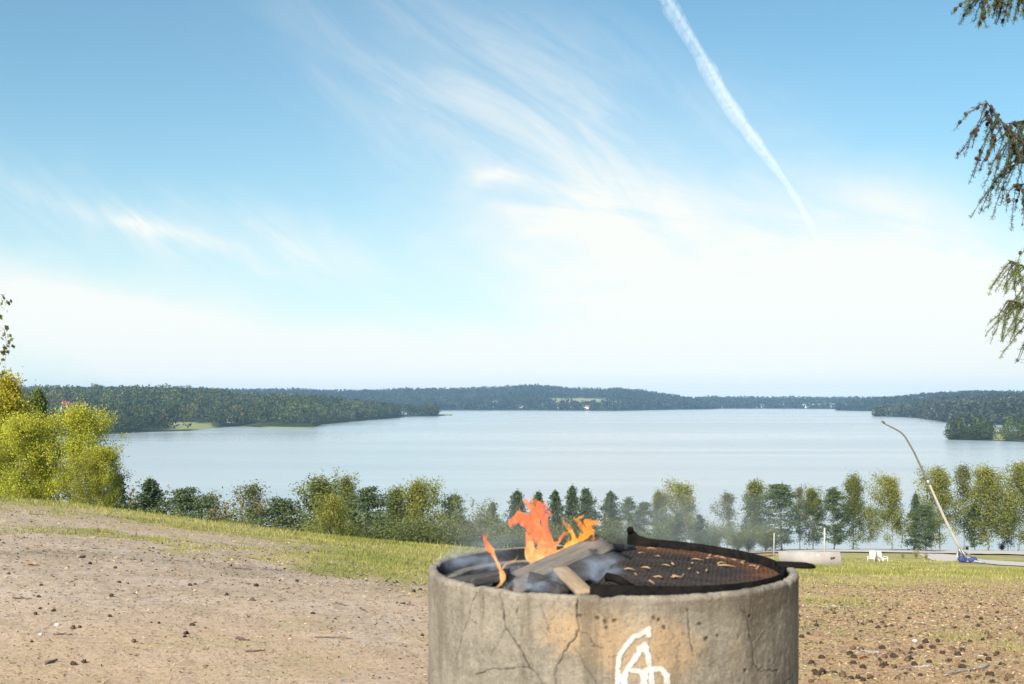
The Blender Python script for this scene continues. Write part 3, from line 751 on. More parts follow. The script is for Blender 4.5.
def concrete_mat():
    m,nt=material('concrete')
    p=nt.coord(); crack=nt.attr('crack'); tan=nt.attr('tan'); grime=nt.attr('grime'); soot=nt.attr('soot')
    n1=nt.noise(5,p,6,.65); n2=nt.noise(28,p,6,.7); n3=nt.noise(160,p,3,.7); dr=nt.noise(14,nt.map(p,(1,1,.10)),5,.65)
    pit=nt.vor(75,p)
    base=nt.mix(nt.ss(n1,.36,.64),(.25,.214,.165),(.162,.14,.11))
    base=nt.mix(nt.m('MULTIPLY',nt.ss(n2,.48,.66),.5),base,(.31,.27,.20))
    tn=nt.m('MULTIPLY',nt.ss(nt.m('ADD',nt.m('MULTIPLY',n2,.5),nt.m('ADD',nt.m('MULTIPLY',n1,.7),nt.m('MULTIPLY',tan,.75))),.72,1.15),.85)
    base=nt.mix(tn,base,(.36,.245,.14))
    base=nt.mix(nt.m('MULTIPLY',nt.ss(dr,.50,.66),.60),base,(.115,.092,.065))
    base=nt.mix(nt.m('MULTIPLY',nt.ss(dr,.42,.30),.35),base,(.38,.34,.27))
    gm=nt.m('MULTIPLY',nt.ss(nt.m('ADD',grime,nt.m('MULTIPLY',nt.m('SUBTRACT',nt.m('ADD',dr,n2),1.0),1.3)),.25,.95),.62)
    base=nt.mix(gm,base,(.105,.080,.055))
    n5=nt.noise(70,p,4,.75)
    base=nt.mix(nt.m('MULTIPLY',nt.ss(n5,.53,.66),.6),base,(.11,.088,.062))
    base=nt.mix(nt.m('MULTIPLY',nt.ss(n3,.54,.70),.5),base,(.10,.08,.06))
    base=nt.mix(nt.m('MULTIPLY',nt.ss(n3,.42,.28),.4),base,(.47,.42,.34))
    base=nt.mix(nt.m('MULTIPLY',nt.ss(nt.m('ADD',pit,nt.m('MULTIPLY',n1,.25)),.24,.16),.55),base,(.09,.06,.04))
    base=nt.mix(nt.m('MULTIPLY',crack,.97),base,(.026,.021,.017))
    ss_=nt.ss(nt.m('ADD',soot,nt.m('MULTIPLY',nt.m('SUBTRACT',n2,.5),.9)),.35,.75)
    base=nt.mix(ss_,base,(.025,.024,.026))
    h=nt.m('ADD',nt.m('MULTIPLY',n2,.5),nt.m('MULTIPLY',n3,.22))
    principled(nt,base,.92,nt.bump(h,.9,.008),.15)
    return m
M['concrete']=concrete_mat()
def build_ring():
    ring=empty('fire_ring',(RC[0],RC[1],tz(*RC)))
    tag(ring,'round cracked concrete fire pit ring with white painted mark and burning wood','fire pit')
    z0=-ring.location.z
    # angles: dense in front
    a=np.concatenate([np.linspace(-1.75,1.75,760),np.linspace(1.75,2*math.pi-1.75,170)[1:-1]]); na=len(a)
    zs=np.concatenate([[-.06,.0,.2,.4,.52],np.linspace(.6,RIM-.012,150)])
    prof=[(RO,z,0) for z in zs]
    prof+=[(RO-.002,RIM-.004,0),(RO-.006,RIM,0),(RO-.016,RIM+.001,.05),(RO-.026,RIM,.3),(RO-.030,RIM-.006,.75),(RO-.032,RIM-.022,1.1),(RO-.033,RIM-.040,1.0),(RO-.037,RIM-.046,.35),(RO-.052,RIM-.047,.25),(RO-.070,RIM-.046,.4),(RO-.080,RIM-.052,.9),(RO-.085,RIM-.075,1),(RO-.086,RIM-.15,1.2),(RO-.087,RIM-.30,1.3),(RO-.087,.3,1.3),(RO-.087,-.05,1.3)]
    pr=np.array(prof); n=len(pr)
    A,I=np.meshgrid(a,np.arange(n),indexing='ij')
    Rr=pr[I,0].copy(); Zz=pr[I,1].copy(); soot=pr[I,2].copy()
    U=np.where(A>math.pi,A-2*math.pi,A)*RO; W=Zz
    nw=len(zs); wall=I<nw
    # surface roughness and chipped rim
    Rr-=np.where(wall,(fbm(U*9+40,W*9,4,2)-.5)*.004+(fbm(U*60,W*60,4,8)-.5)*.003,(fbm(U*30,W*30,3,8)-.5)*.004)
    rimz=sstep(RIM-.05,RIM,Zz)*(I<nw+6)
    chip=sstep(.60,.78,fbm(U*16+9,0*U+3,3,12))
    Zz=Zz-rimz*chip*.006-rimz*(fbm(U*70,0*U+7,3,14)-.5)*.005
    Rr=Rr-rimz*chip*.006*(I<nw+3)
    crack=np.zeros_like(U)
    jx=(fbm(U*60,W*60,3,77)-.5)*.012; jz=(fbm(U*60+50,W*60+9,3,78)-.5)*.012
    for pts,wd,st in CR:
        d=seg_dist(U+jx,W+jz,to_ring(pts)); crack=np.maximum(crack,st*sstep(wd*1.15,wd*.25,d)*(.35+.75*vnoise(U*55,W*55,91)))
    for q in PITS:
        aa,z=ring_hit(*q); d=np.hypot(U+jx*.8-aa*RO,W+jz*.8-z); crack=np.maximum(crack,.75*sstep(.0075,.0035,d))
    crack=np.clip(crack,0,1)*wall*(np.abs(U)<1.2)
    Rr-=crack*.0045
    px_tan=to_ring([(650,640)])[0]; px2=to_ring([(565,625)])[0]; px3=to_ring([(735,655)])[0]
    tan=.95*np.exp(-((U-px_tan[0])/.15)**2-((W-px_tan[1]+.03)/.11)**2)+.55*np.exp(-((U-px2[0])/.11)**2-((W-px2[1])/.09)**2)+.3*np.exp(-((U-px3[0])/.05)**2-((W-px3[1])/.1)**2)
    grime=sstep(RIM-.15,RIM-.015,W)*(.45+.55*sstep(-.1,.45,U))+.12*sstep(.42,.62,U)
    grime=grime-.5*sstep(RIM-.02,RIM-.006,W)
    V=np.stack([np.sin(A)*Rr,-np.cos(A)*Rr,Zz+z0],-1).reshape(-1,3)
    idx=np.arange(na*n).reshape(na,n); i2=np.roll(idx,-1,0)
    f=np.stack([idx[:,:-1],i2[:,:-1],i2[:,1:],idx[:,1:]],-1).reshape(-1,4)
    mesh_np('ring_wall',V,f,M['concrete'],ring,True,None,{'crack':crack.ravel(),'tan':tan.ravel(),'grime':np.clip(grime,0,1.2).ravel()*wall.ravel(),'soot':soot.ravel()})
    # sprayed white mark: an A beside an arch, painted on the wall
    S=lambda p:to_ring(crop((600,615),90/892,p))
    ST=[(S([(478,135),(400,190),(330,215),(250,310),(195,390),(178,500),(175,740)]),.0042),
        (S([(470,140),(478,205)]),.0044),
        (S([(430,300),(370,390),(300,490),(250,570),(235,740)]),.0046),
        (S([(440,295),(475,400),(490,500),(510,610),(520,740)]),.0050),
        (S([(310,545),(420,565),(500,530),(600,535),(660,610),(675,740)]),.0050),
        (S([(400,330),(450,330)]),.0062),(S([(195,600),(240,650)]),.0058),(S([(420,585),(440,590)]),.006)]
    u0,z00=to_ring([(606,684)])[0]; u1=to_ring([(677,684)])[0][0]
    us=np.linspace(u0-.01,u1+.01,230); ws=np.linspace(.63,to_ring([(640,622)])[0][1],330)
    GU,GW=np.meshgrid(us,ws,indexing='ij'); d=np.full(GU.shape,9.)
    gj=(fbm(GU*60,GW*60,3,55)-.5)*.006
    for pts,w in ST:
        if pts[-1,1]<.75: pts=np.vstack([pts,[pts[-1,0],.66]])
        d=np.minimum(d,seg_dist(GU+gj,GW+gj,pts)-w*1.75)
    rad=RO+.0028-(fbm(GU*9+40,GW*9,4,2)-.5)*.004
    m,nt=material('white_spray_paint')
    e=nt.attr('edge'); n=nt.noise(120,nt.coord(),4,.7); n4=nt.noise(35,nt.coord(),4,.7)
    a_=nt.ss(nt.m('ADD',e,nt.m('MULTIPLY',nt.m('SUBTRACT',nt.m('ADD',n,nt.m('MULTIPLY',n4,.6)),.85),1.3)),.30,.75)
    principled(nt,nt.mix(nt.ss(n4,.38,.62),(.58,.56,.52),(.42,.395,.35)),.8,nt.bump(n,.5,.003),.2,0,a_)
    V=np.stack([np.sin(GU/RO)*rad,-np.cos(GU/RO)*rad,GW+z0],-1).reshape(-1,3)
    nu,nw2=GU.shape; idx=np.arange(nu*nw2).reshape(nu,nw2)
    f=np.stack([idx[:-1,:-1],idx[1:,:-1],idx[1:,1:],idx[:-1,1:]],-1).reshape(-1,4)
    edge=sstep(.008,-.007,d).ravel(); keep=edge[f].max(1)>.01
    mesh_np('painted_letter',V,f[keep],m,ring,True,None,{'edge':edge})
    # ash bed at the bottom of the pit
    rr=np.linspace(0,RO-.09,26); th=np.linspace(0,2*math.pi,60,endpoint=False)
    TT,QQ=np.meshgrid(th,rr,indexing='ij'); x=np.sin(TT)*QQ; y=np.cos(TT)*QQ
    z=RIM-.20+(fbm(x*9,y*9,4,6)-.5)*.10+z0
    idx=np.arange(60*26).reshape(60,26); i2=np.roll(idx,-1,0)
    f=np.stack([idx[:,:-1],i2[:,:-1],i2[:,1:],idx[:,1:]],-1).reshape(-1,4)[:,::-1]
    o=mesh_np('ash_bed',np.stack([x,y,z],-1).reshape(-1,3),f,simple('ash',(.06,.058,.06),(.22,.21,.21),18,.95,.1,.8,0,(1,1,1),.02),ring,True)
    tag(o,kind='stuff')
    return ring
build_ring()

# ------------------------------------------------------------------ half-moon grill
M['iron']=simple('sooty_iron',(.006,.006,.006),(.016,.013,.011),30,.95,.04,.3,0)
def build_grill():
    g=empty('grill_grate',(RC[0],RC[1],RIM+.005))
    g.rotation_euler=(R(.6),R(2.1),0)
    tag(g,'black half-moon iron grill tray with rusty mesh resting on the fire ring','grill')
    rg=.557; b0=R(-101); b1=R(79)     # angles measured from +x (right), half disk to the right of the chord
    al=np.linspace(b0,b1,90)
    # rim band
    mb=MB()
    ring=[]
    top=.026+0*al; bot=-.042+0*al
    for r_,z_ in ((rg,bot),(rg,top),(rg-.005,top),(rg-.005,bot)):
        ring.append(np.column_stack([np.cos(al)*r_,np.sin(al)*r_,z_]))
    V=np.concatenate(ring); n=len(al); f=[]
    for k in range(4):
        for i in range(n-1):
            q=(k+1)%4; f.append([k*n+i,k*n+i+1,q*n+i+1,q*n+i])
    f+= [[0,n,2*n,3*n],[n-1,4*n-1,3*n-1,2*n-1]]
    mb.add(V,f); mb.build('rim_band',M['iron'],g,False)
    # perforated plate
    m,nt=material('rusty_mesh')
    p=nt.coord(); n1=nt.noise(7,p,5,.65); n2=nt.noise(60,p,4,.7)
    px=nt.attr('edge')
    col=nt.mix(nt.ss(nt.m('ADD',nt.m('MULTIPLY',n1,.8),nt.m('MULTIPLY',px,.6)),.50,.95),(.040,.031,.026),(.115,.050,.026))
    col=nt.mix(nt.m('MULTIPLY',nt.ss(n2,.55,.70),.6),col,(.15,.085,.05))
    principled(nt,col,.75,nt.bump(n2,.5,.004),.3,.2)
    M['rusty']=m
    # holes: a real lattice of crossing bars
    pl=MB(); E=[]
    sp=.021; w=.0062; zt=-.006
    c0,s0=math.cos(b0),math.sin(b0); 
    # chord direction and normal
    ch=np.array([math.cos(b1),math.sin(b1)])-np.array([c0,s0]); L=np.linalg.norm(ch); ch/=L; nr=np.array([ch[1],-ch[0]])
    R_=rg-.006
    for fam in (0,1):
        a_=ch*math.cos(R(45))+nr*math.sin(R(45))*(1 if fam==0 else -1); b_=np.array([-a_[1],a_[0]])
        for k in range(-80,81):
            o_=b_*k*sp
            h=R_**2-(k*sp)**2
            if h<=0: continue
            t0,t1=-math.sqrt(h),math.sqrt(h)
            # clip by chord half-plane nr.x>0.004
            den=a_@nr; tc=(.004-o_@nr)/den
            if den>0: t0=max(t0,tc)
            else: t1=min(t1,tc)
            if t1-t0<.01: continue
            z=zt+(.0012 if fam else 0)
            N=max(2,int((t1-t0)/.05)); ts=np.linspace(t0,t1,N)
            q=o_+a_*ts[:,None]
            sag=-.010*np.clip(1-(np.hypot(q[:,0]-.24,q[:,1])/.3)**2,0,1)+ (fbm(q[:,0]*14,q[:,1]*14,2,3)-.5)*.006
            up=np.column_stack([q+b_*w/2,z+sag+.001]); dn=np.column_stack([q-b_*w/2,z+sag+.001])
            up2=np.column_stack([q+b_*w/2,z+sag-.001]); dn2=np.column_stack([q-b_*w/2,z+sag-.001])
            V=np.concatenate([up,dn,dn2,up2]); f=[]
            for i in range(N-1):
                for kk_ in range(4):
                    k2=(kk_+1)%4; f.append([kk_*N+i,kk_*N+i+1,k2*N+i+1,k2*N+i])
            pl.add(V,f)
    o=pl.build('mesh_plate',m,g)
    co=np.zeros(len(o.data.vertices)*3,np.float32); o.data.vertices.foreach_get('co',co); co=co.reshape(-1,3)
    a=o.data.attributes.new('edge','FLOAT','POINT')
    a.data.foreach_set('value',(sstep(.30,.52,np.hypot(co[:,0]-.05,co[:,1]))*sstep(-.3,.3,co[:,0])+.45*np.exp(-((co[:,0]-.12)/.09)**2-((co[:,1]+.2)/.12)**2)).astype(np.float32))
    # chord bar; black sheet added under the mesh to darken its holes
    cb=MB(); A=np.array([c0*rg,s0*rg,-.018]); B=np.array([math.cos(b1)*rg,math.sin(b1)*rg,-.018])
    cb.tube([A,(A+B)/2,B],.008,8); cb.build('chord_bar',M['iron'],g,True)
    dp=MB(); ts=np.linspace(b0,b1,50); base=[(np.cos(t)*R_*.99,np.sin(t)*R_*.99,-.075) for t in ts]
    dp.add(base+[(0,0,-.075)],(),[[50,i,i+1] for i in range(49)]); dp.build('dark_backing',simple('backing_black',(.012,.011,.011),(.035,.020,.014),14,.8,.2,.5),g)
    # raised corner lug at the back: triangular plate with a round eye, standing in the band's plane
    lg=MB(); t=np.array([-math.sin(b1),math.cos(b1)])      # tangent going back-left
    e=np.array([math.cos(b1),math.sin(b1)])
    prof=[(0,-.03),(0,.052),(.006,.060),(.016,.060),(.024,.052),(.045,.034),(.12,.0185),(.12,-.03)]   # along -t (to the right), z
    for side in(0,1):
        pass
    V=[]
    for off in(.0,.007):
        for (u,z) in prof:
            ang=b1-u/rg; V.append((math.cos(ang)*(rg+.001-off),math.sin(ang)*(rg+.001-off),z))
    n=len(prof); f4=[[i,(i+1)%n,n+(i+1)%n,n+i] for i in range(n)]; f3=[]
    for i in range(1,n-1): f3+=[[0,i+1,i],[n,n+i,n+i+1]]
    lg.add(V,f4,f3); lg.build('corner_lug',M['iron'],g)
    l2=MB(); pe=np.array([math.cos(b1)*rg,math.sin(b1)*rg,.053])
    l2.tube([pe+np.array([-e[0]*.012,-e[1]*.012,0])+np.array([.009,0,0]),pe+np.array([e[0]*.01,e[1]*.01,0])+np.array([.009,0,0])],.0125,12); l2.build('corner_lug',M['iron'],g,True)
    l3=MB(); q=np.array([.285-RC[0]+.01,3.42-RC[1],.018])
    l3.tube([q+np.array([-.02,.02,.012]),q+np.array([.005,0,.012]),q+np.array([.055,-.015,-.012])],[.013,.012,.010],10); l3.build('corner_lug',M['iron'],g,True)
    # handle: flat bent bar sticking out on the right
    h=MB(); aa=R(2); c=np.array([math.cos(aa),math.sin(aa)])
    hp=[(.545,.030,.018),(.60,.034,.018),(.645,.028,.018),(.664,.012,.016),(.664,-.012,.016),(.645,-.028,.017),(.60,-.034,.018),(.545,-.030,.018)]
    h.tube([(x,y,z+.004) for x,y,z in hp],.0065,8); h.build('handle',M['iron'],g,True)
    return g
grill=build_grill()
bpy.context.view_layer.update()
MG=np.array(grill.matrix_world)
# light chips and twigs lying on the mesh
M['chip']=simple('wood_chip',(.40,.28,.16),(.24,.14,.07),60,.85,.2,.2)
def chips():
    proto=[]
    for k in range(5):
        mb=MB(); L=random.uniform(.02,.05); pts=[(-L/2,0,.002),(-L/6,random.uniform(-.005,.005),.005),(L/5,random.uniform(-.006,.006),.004),(L/2,random.uniform(-.01,.01),.003)]
        mb.tube(pts,[.0015,.0034,.003,.0012],5,True,.6); o=mb.build('wood_chip',M['chip'],None,True); proto.append(o)
    spots=crop((600,530),230/1024,[(235,85),(255,120),(180,105),(320,155),(400,175),(435,135),(480,130),(540,150),(565,165),(530,155),(605,135),(480,185),(440,195),(330,210),(345,215),(235,237),(375,205),(545,120),(720,160),(760,160),(800,172),(200,175),(130,180),(290,160),(410,150),(500,115),(585,125),(255,215),(160,200),(640,150)])
    n=np.array(MG[:3,2]); p0=MG[:3,3]+MG[:3,:3]@np.array([0,0,-.008])
    for i,(px,py) in enumerate(spots):
        d=np.array([(px-CX)/F,1,-(py-HY)/F]); o3=np.array([0,0,ZC])
        t=((p0-o3)@n)/(d@n); q=o3+d*t
        rel=q[:2]-RC
        if np.hypot(*rel)>.52: q[:2]=RC+rel/np.hypot(*rel)*.52
        o=proto[i] if i<5 else proto[i%5].copy()
        if i>=5: COL.objects.link(o)
        o.location=q; o.rotation_euler=(0,R(2),random.uniform(0,6.28)); s=random.uniform(.8,1.5); o.scale=(s,s,s)
        tag(o,'small straw-coloured wood chip lying on the black grill mesh','wood chip','wood chips on the grill')
chips()

# ------------------------------------------------------------------ firewood
def wood(name,c1,c2,c3,char=.0):
    m,nt=material(name)
    p=nt.coord(); v=nt.map(p,(1.2,14,14)); g=nt.noise(6,v,6,.65,.4); n=nt.noise(9,p,4,.6)
    col=nt.mix(nt.ss(g,.3,.7),c1,c2); col=nt.mix(nt.ss(nt.m('ADD',n,char),.55,.72),col,c3)
    principled(nt,col,.85,nt.bump(g,.5,.006),.15); return m
M['wood_grey']=wood('weathered_board',(.215,.18,.15),(.125,.108,.092),(.035,.032,.032),-.03)
M['wood_tan']=wood('fresh_board',(.36,.255,.155),(.26,.185,.115),(.08,.06,.045),-.06)
M['wood_char']=wood('charred_board',(.07,.062,.06),(.03,.028,.028),(.15,.145,.15),-.03)
def plank(A,B,w,t,mat,label,roll=0,ragged=.0,name='firewood_board'):
    A=Vector(A);B=Vector(B); d=B-A; L=d.length; x=d.normalized()
    y=Vector((0,0,1)).cross(x).normalized(); z=x.cross(y)
    rot=Matrix((x,y,z)).transposed()@Matrix.Rotation(roll,3,'X')
    mb=MB(); n=14
    V=[]
    xs=np.linspace(-L/2,L/2,n)
    for i,xx in enumerate(xs):
        j=ragged if i in(0,n-1) else 0
        ww=w*(1+random.uniform(-.03,.03))
        b=.003
        for (yy,zz) in((-ww/2+b,-t/2),(ww/2-b,-t/2),(ww/2,-t/2+b),(ww/2,t/2-b),(ww/2-b,t/2),(-ww/2+b,t/2),(-ww/2,t/2-b),(-ww/2,-t/2+b)):
            V.append((xx+random.uniform(-j,j),yy,zz+random.uniform(-.0008,.0008)))
    f=[]
    for i in range(n-1):
        for k in range(8):
            q=(k+1)%8; f.append([i*8+k,i*8+q,(i+1)*8+q,(i+1)*8+k])
    f3=[]
    for k in range(1,7): f3+=[[0,k+1,k],[(n-1)*8,(n-1)*8+k,(n-1)*8+k+1]]
    mb.add(V,f,f3)
    o=mb.build(name,M[mat]); o.location=(A+B)/2; o.rotation_euler=rot.to_euler()
    tag(o,label,'firewood'); return o
plank(P(508,588,3.72),P(605,543,4.14),.085,.024,'wood_grey','long weathered grey board slanting up to the right through the fire',R(34),.006)
plank(P(585,593,3.365),P(560,569,3.68),.050,.018,'wood_tan','short tan sawn board end leaning on the front rim of the fire ring',R(-4),.004)
plank(P(545,590,3.62),P(619,556,4.12),.10,.024,'wood_char','charred blackish board lying below the long grey board',R(20),.008)
plank(P(604,546,4.20),P(627,549,4.33),.07,.03,'wood_char','short charred board stub behind the grill\'s raised corner plate',R(0),.01)
plank(P(446,584,3.86),P(506,575,3.72),.05,.03,'wood_char','short dark board lying low in the left of the pit',R(10),.008)

plank(P(498,584,3.80),P(566,567,4.00),.045,.04,'wood_char','charred split log lying along the foot of the tall flame',R(25),.01)
plank(P(516,573,4.05),P(590,556,4.28),.05,.04,'wood_char','charred split log behind the long grey board under the right flame',R(5),.01)
plank(P(563,592,3.48),P(534,578,3.74),.04,.035,'wood_char','burnt stub left of the short tan board',R(15),.01)
# ------------------------------------------------------------------ flames
def flame_mat(name,core,mid,tip,glow):
    m,nt=material(name)
    p=nt.coord(); v=nt.map(p,(1,1,.6)); n=nt.noise(24,v,4,.65,2.0); n2=nt.noise(70,v,3,.7,1.5)
    f=nt.m('ADD',nt.m('MULTIPLY',n,.65),nt.m('MULTIPLY',n2,.35))
    sp=nt.new('ShaderNodeSeparateXYZ'); nt.l.new(p,sp.inputs[0])
    low=nt.ss(sp.outputs[2],RIM+.11,RIM+.01)
    t=nt.m('ADD',f,nt.m('MULTIPLY',low,.11))
    col=nt.mix(nt.ss(t,.43,.51),tip,mid); col=nt.mix(nt.ss(t,.56,.66),col,core)
    d=nt.m('MULTIPLY',nt.ss(nt.m('ADD',f,nt.m('MULTIPLY',low,.05)),.38,.56),75.0); d=nt.m('ADD',d,9.0)
    ab=nt.new('ShaderNodeVolumeAbsorption'); ab.inputs[0].default_value=(0,0,0,1); nt.l.new(d,ab.inputs[1])
    e=nt.new('ShaderNodeEmission'); nt.l.new(col,e.inputs[0]); nt.l.new(nt.m('MULTIPLY',d,glow),e.inputs[1])
    ad=nt.new('ShaderNodeAddShader'); nt.l.new(ab.outputs[0],ad.inputs[0]); nt.l.new(e.outputs[0],ad.inputs[1])
    nt.l.new(ad.outputs[0],nt.out.inputs['Volume'])
    try: m.cycles.volume_step_rate=.25
    except Exception as ex: print('step',ex)
    return m
M['flame']=flame_mat('flame_coral',(1.0,.66,.24),(1.0,.25,.10),(.66,.085,.045),.64)
M['flame2']=flame_mat('flame_orange',(1.0,.70,.14),(1.0,.36,.045),(.92,.17,.04),.64)
fire=empty('fire',(.13,3.95,RIM-.12)); tag(fire,'orange flames rising from the burning boards in the fire ring','fire')
c5=lambda p:[(470+x*.1608,490+y*.1608) for x,y in p]
def flame(strands,Y0,Y1,mat,seed,vox=.0045):
    r=np.random.default_rng(seed); mb=MB()
    for st in strands:
        pts=c5([(a,b) for a,b,_ in st]); w=np.array([c+8 for _,_,c in st])*.1608*Y0/F/2*1.32
        yo=r.uniform(0,1); yc=Y0+(Y1-Y0)*yo; ww=np.cumsum(r.normal(0,.006,len(pts)))
        Q=np.array([P(px,py,yc+k) for (px,py),k in zip(pts,ww)])
        # resample smoothly
        s=np.linspace(0,len(Q)-1,len(Q)*5)
        q=np.stack([np.interp(s,range(len(Q)),Q[:,k]) for k in range(3)],1)
        ks=np.array([.25,.5,.25])
        for _ in range(5):
            q[1:-1]=.25*q[:-2]+.5*q[1:-1]+.25*q[2:]
        wr=np.interp(s,range(len(Q)),w)
        wig=(vnoise(s*1.7+seed,0*s+yo*50,4)-.5)*.55+1
        q[:,0]+=(vnoise(s*1.3,0*s+yo*90,7)-.5)*wr*.8
        mb.tube(q,np.maximum(wr*wig,.0016),10,True,.55)
    o=mb.build('flame',mat,None,True)
    md=o.modifiers.new('r','REMESH'); md.mode='VOXEL'; md.voxel_size=vox
    sm=o.modifiers.new('s','SMOOTH'); sm.iterations=3; sm.factor=.5
    dg=bpy.context.evaluated_depsgraph_get(); dg.update()
    me=bpy.data.meshes.new_from_object(o.evaluated_get(dg)); o.modifiers.clear(); o.data=me
    n=len(me.vertices); co=np.zeros(n*3,np.float32); me.vertices.foreach_get('co',co); co=co.reshape(-1,3)
    nx=(fbm(co[:,0]*40,co[:,2]*25,3,seed)-.5)*.022; nz=(fbm(co[:,0]*40+9,co[:,2]*25+4,3,seed+1)-.5)*.030
    co[:,0]+=nx; co[:,2]+=nz
    me.vertices.foreach_set('co',co.ravel())
    zz=co[:,2]; a=me.attributes.new('heat','FLOAT','POINT'); a.data.foreach_set('value',(sstep(RIM+.13,RIM+.0,zz)).astype(np.float32))
    me.polygons.foreach_set('use_smooth',np.ones(len(me.polygons),bool))
    o.location=(0,0,0); o.parent=fire; o.matrix_parent_inverse=Matrix.Translation(fire.location).inverted()
    return o
flame([[(75,262,8),(85,290,22),(108,340,34),(150,430,32),(200,480,36),(218,540,34),(190,580,26),(135,598,4)],[(205,480,18),(250,465,16),(280,440,10),(302,412,3)],[(115,300,6),(100,262,10),(98,250,3)],[(160,440,14),(110,372,14),(90,330,8)]],3.70,3.72,M['flame'],3)
flame([[(400,480,30),(385,380,55),(370,280,48),(350,200,55),(290,180,55),(250,195,34),(262,240,12),(270,252,3)],
 [(470,440,50),(440,330,70),(425,230,75),(415,150,85),(385,95,55),(362,60,34),(325,42,4)],
 [(400,200,70),(340,150,50),(300,160,50),(255,175,24),(240,190,5)],
 [(480,380,60),(465,250,55),(450,150,60),(440,100,44),(480,125,24),(500,140,8),(508,162,3)],
 [(430,110,40),(460,85,24),(490,110,8)],[(420,80,30),(400,50,20),(375,38,5)],
 [(455,175,30),(480,150,18),(510,165,3)],
 [(530,410,30),(505,330,44),(480,250,44),(500,240,18),(512,262,4)],
 [(500,360,36),(540,335,28),(558,295,26),(590,275,16),(606,292,4)],
 [(312,185,22),(318,130,14),(304,82,3)],[(375,440,30),(350,330,26),(340,260,18)],
 [(370,490,7),(310,498,8),(288,462,6),(300,425,2)],
 [(365,470,36),(420,440,50),(480,400,50),(540,385,34)],[(400,400,60),(460,380,60),(500,370,40)]],3.97,4.03,M['flame'],5)
flame([[(520,380,30),(600,365,30),(660,320,44),(720,290,52),(752,235,44),(722,190,38),(780,198,34),(800,205,18),(808,218,4)],
 [(700,340,30),(650,310,30),(612,250,28),(592,200,20),(575,185,10),(556,145,3)],
 [(735,270,36),(700,230,26),(665,185,20),(640,165,4)],[(690,180,26),(715,160,8)],[(650,330,24),(690,300,24),(690,260,12)],
 [(560,385,26),(640,360,30),(700,335,26),(770,300,16)],[(760,240,26),(770,280,18),(760,305,8)],[(570,360,14),(610,330,18),(625,300,6)]],4.10,4.15,M['flame2'],8)

# ------------------------------------------------------------------ smoke
def smoke(name,label,c,rad,dens,seed,scale,col=(.80,.88,1.0),thr=(.42,.75),rot=(0,0,0)):
    bm=bmesh.new(); bmesh.ops.create_icosphere(bm,subdivisions=3,radius=1.0)
    me=bpy.data.meshes.new(name); bm.to_mesh(me); bm.free()
    o=link(bpy.data.objects.new(name,me)); o.location=c; o.scale=rad; o.rotation_euler=rot
    mat,nt=material('smoke'); p=nt.coord('Object')
    ln=nt.new('ShaderNodeVectorMath',operation='LENGTH'); nt.l.new(p,ln.inputs[0])
    fall=nt.ss(ln.outputs['Value'],1.0,.15)
    n=nt.noise(scale,nt.map(p,(1,1,1),(0,0,0),(seed*3.1,seed,0)),3,.6,.6)
    d=nt.m('MULTIPLY',nt.m('MULTIPLY',fall,nt.ss(n,*thr)),dens)
    v=nt.new('ShaderNodeVolumePrincipled'); v.inputs['Color'].default_value=(*col,1); nt.l.new(d,v.inputs['Density'])
    v.inputs['Anisotropy'].default_value=.2
    nt.l.new(v.outputs[0],nt.out.inputs['Volume']); me.materials.append(mat)
    tag(o,label,'smoke',None,'stuff'); return o
smoke('smoke','dense bluish white smoke curling low over the boards in the pit',P(541,581,3.60),(.15,.12,.055),22,1,1.7)
smoke('smoke','thin grey smoke hanging over the left inside of the pit',P(478,566,4.02),(.18,.20,.10),11,2,1.6)
smoke('smoke','bluish smoke over the charred board beside the grill corner',P(601,571,3.78),(.10,.16,.075),12,3,1.6)
smoke('smoke','faint smoke drifting behind the flames before the spruces',P(510,530,5.2),(.38,.5,.17),1.1,4,1.3,thr=(.3,.8))
smoke('smoke','faint wide smoke veil drifting right before the shore trees',P(690,525,9.0),(1.25,1.3,.42),.30,5,1.3,thr=(.25,.8))

# ------------------------------------------------------------------ pine cones, sticks, stones
def cone_mesh():
    bm=bmesh.new(); n=11; rings=9; V=[]
    mb=MB(); Vv=[(0,0,-.026)]
    for i in range(rings):
        t=(i+.5)/rings; z=-.031+.062*t; rad=.019*math.sin(math.pi*min(1,t*.88+.06))**.75
        for j in range(n):
            a=(j+.5*(i%2))*2*math.pi/n; rr=rad*(1.22 if (j+i)%2==0 else .74)*random.uniform(.85,1.15)
            Vv.append((math.cos(a)*rr,math.sin(a)*rr,z+(.003 if (j+i)%2==0 else -.002)))
    Vv.append((0,0,.027)); f4=[];f3=[]
    for j in range(n): f3.append([0,1+(j+1)%n,1+j]); f3.append([1+rings*n,1+(rings-1)*n+j,1+(rings-1)*n+(j+1)%n])
    for i in range(rings-1):
        for j in range(n): f4.append([1+i*n+j,1+i*n+(j+1)%n,1+(i+1)*n+(j+1)%n,1+(i+1)*n+j])
    mb.add(Vv,f4,f3); return mb
M['cone']=simple('pine_cone_scales',(.030,.020,.014),(.075,.048,.030),90,.85,.2,.4)
M['cone2']=simple('dry_pine_cone_scales',(.10,.06,.035),(.16,.10,.06),90,.85,.2,.4)
cp=[cone_mesh().build('pine_cone',M['cone'],None,False),cone_mesh().build('pine_cone',M['cone2'],None,False)]
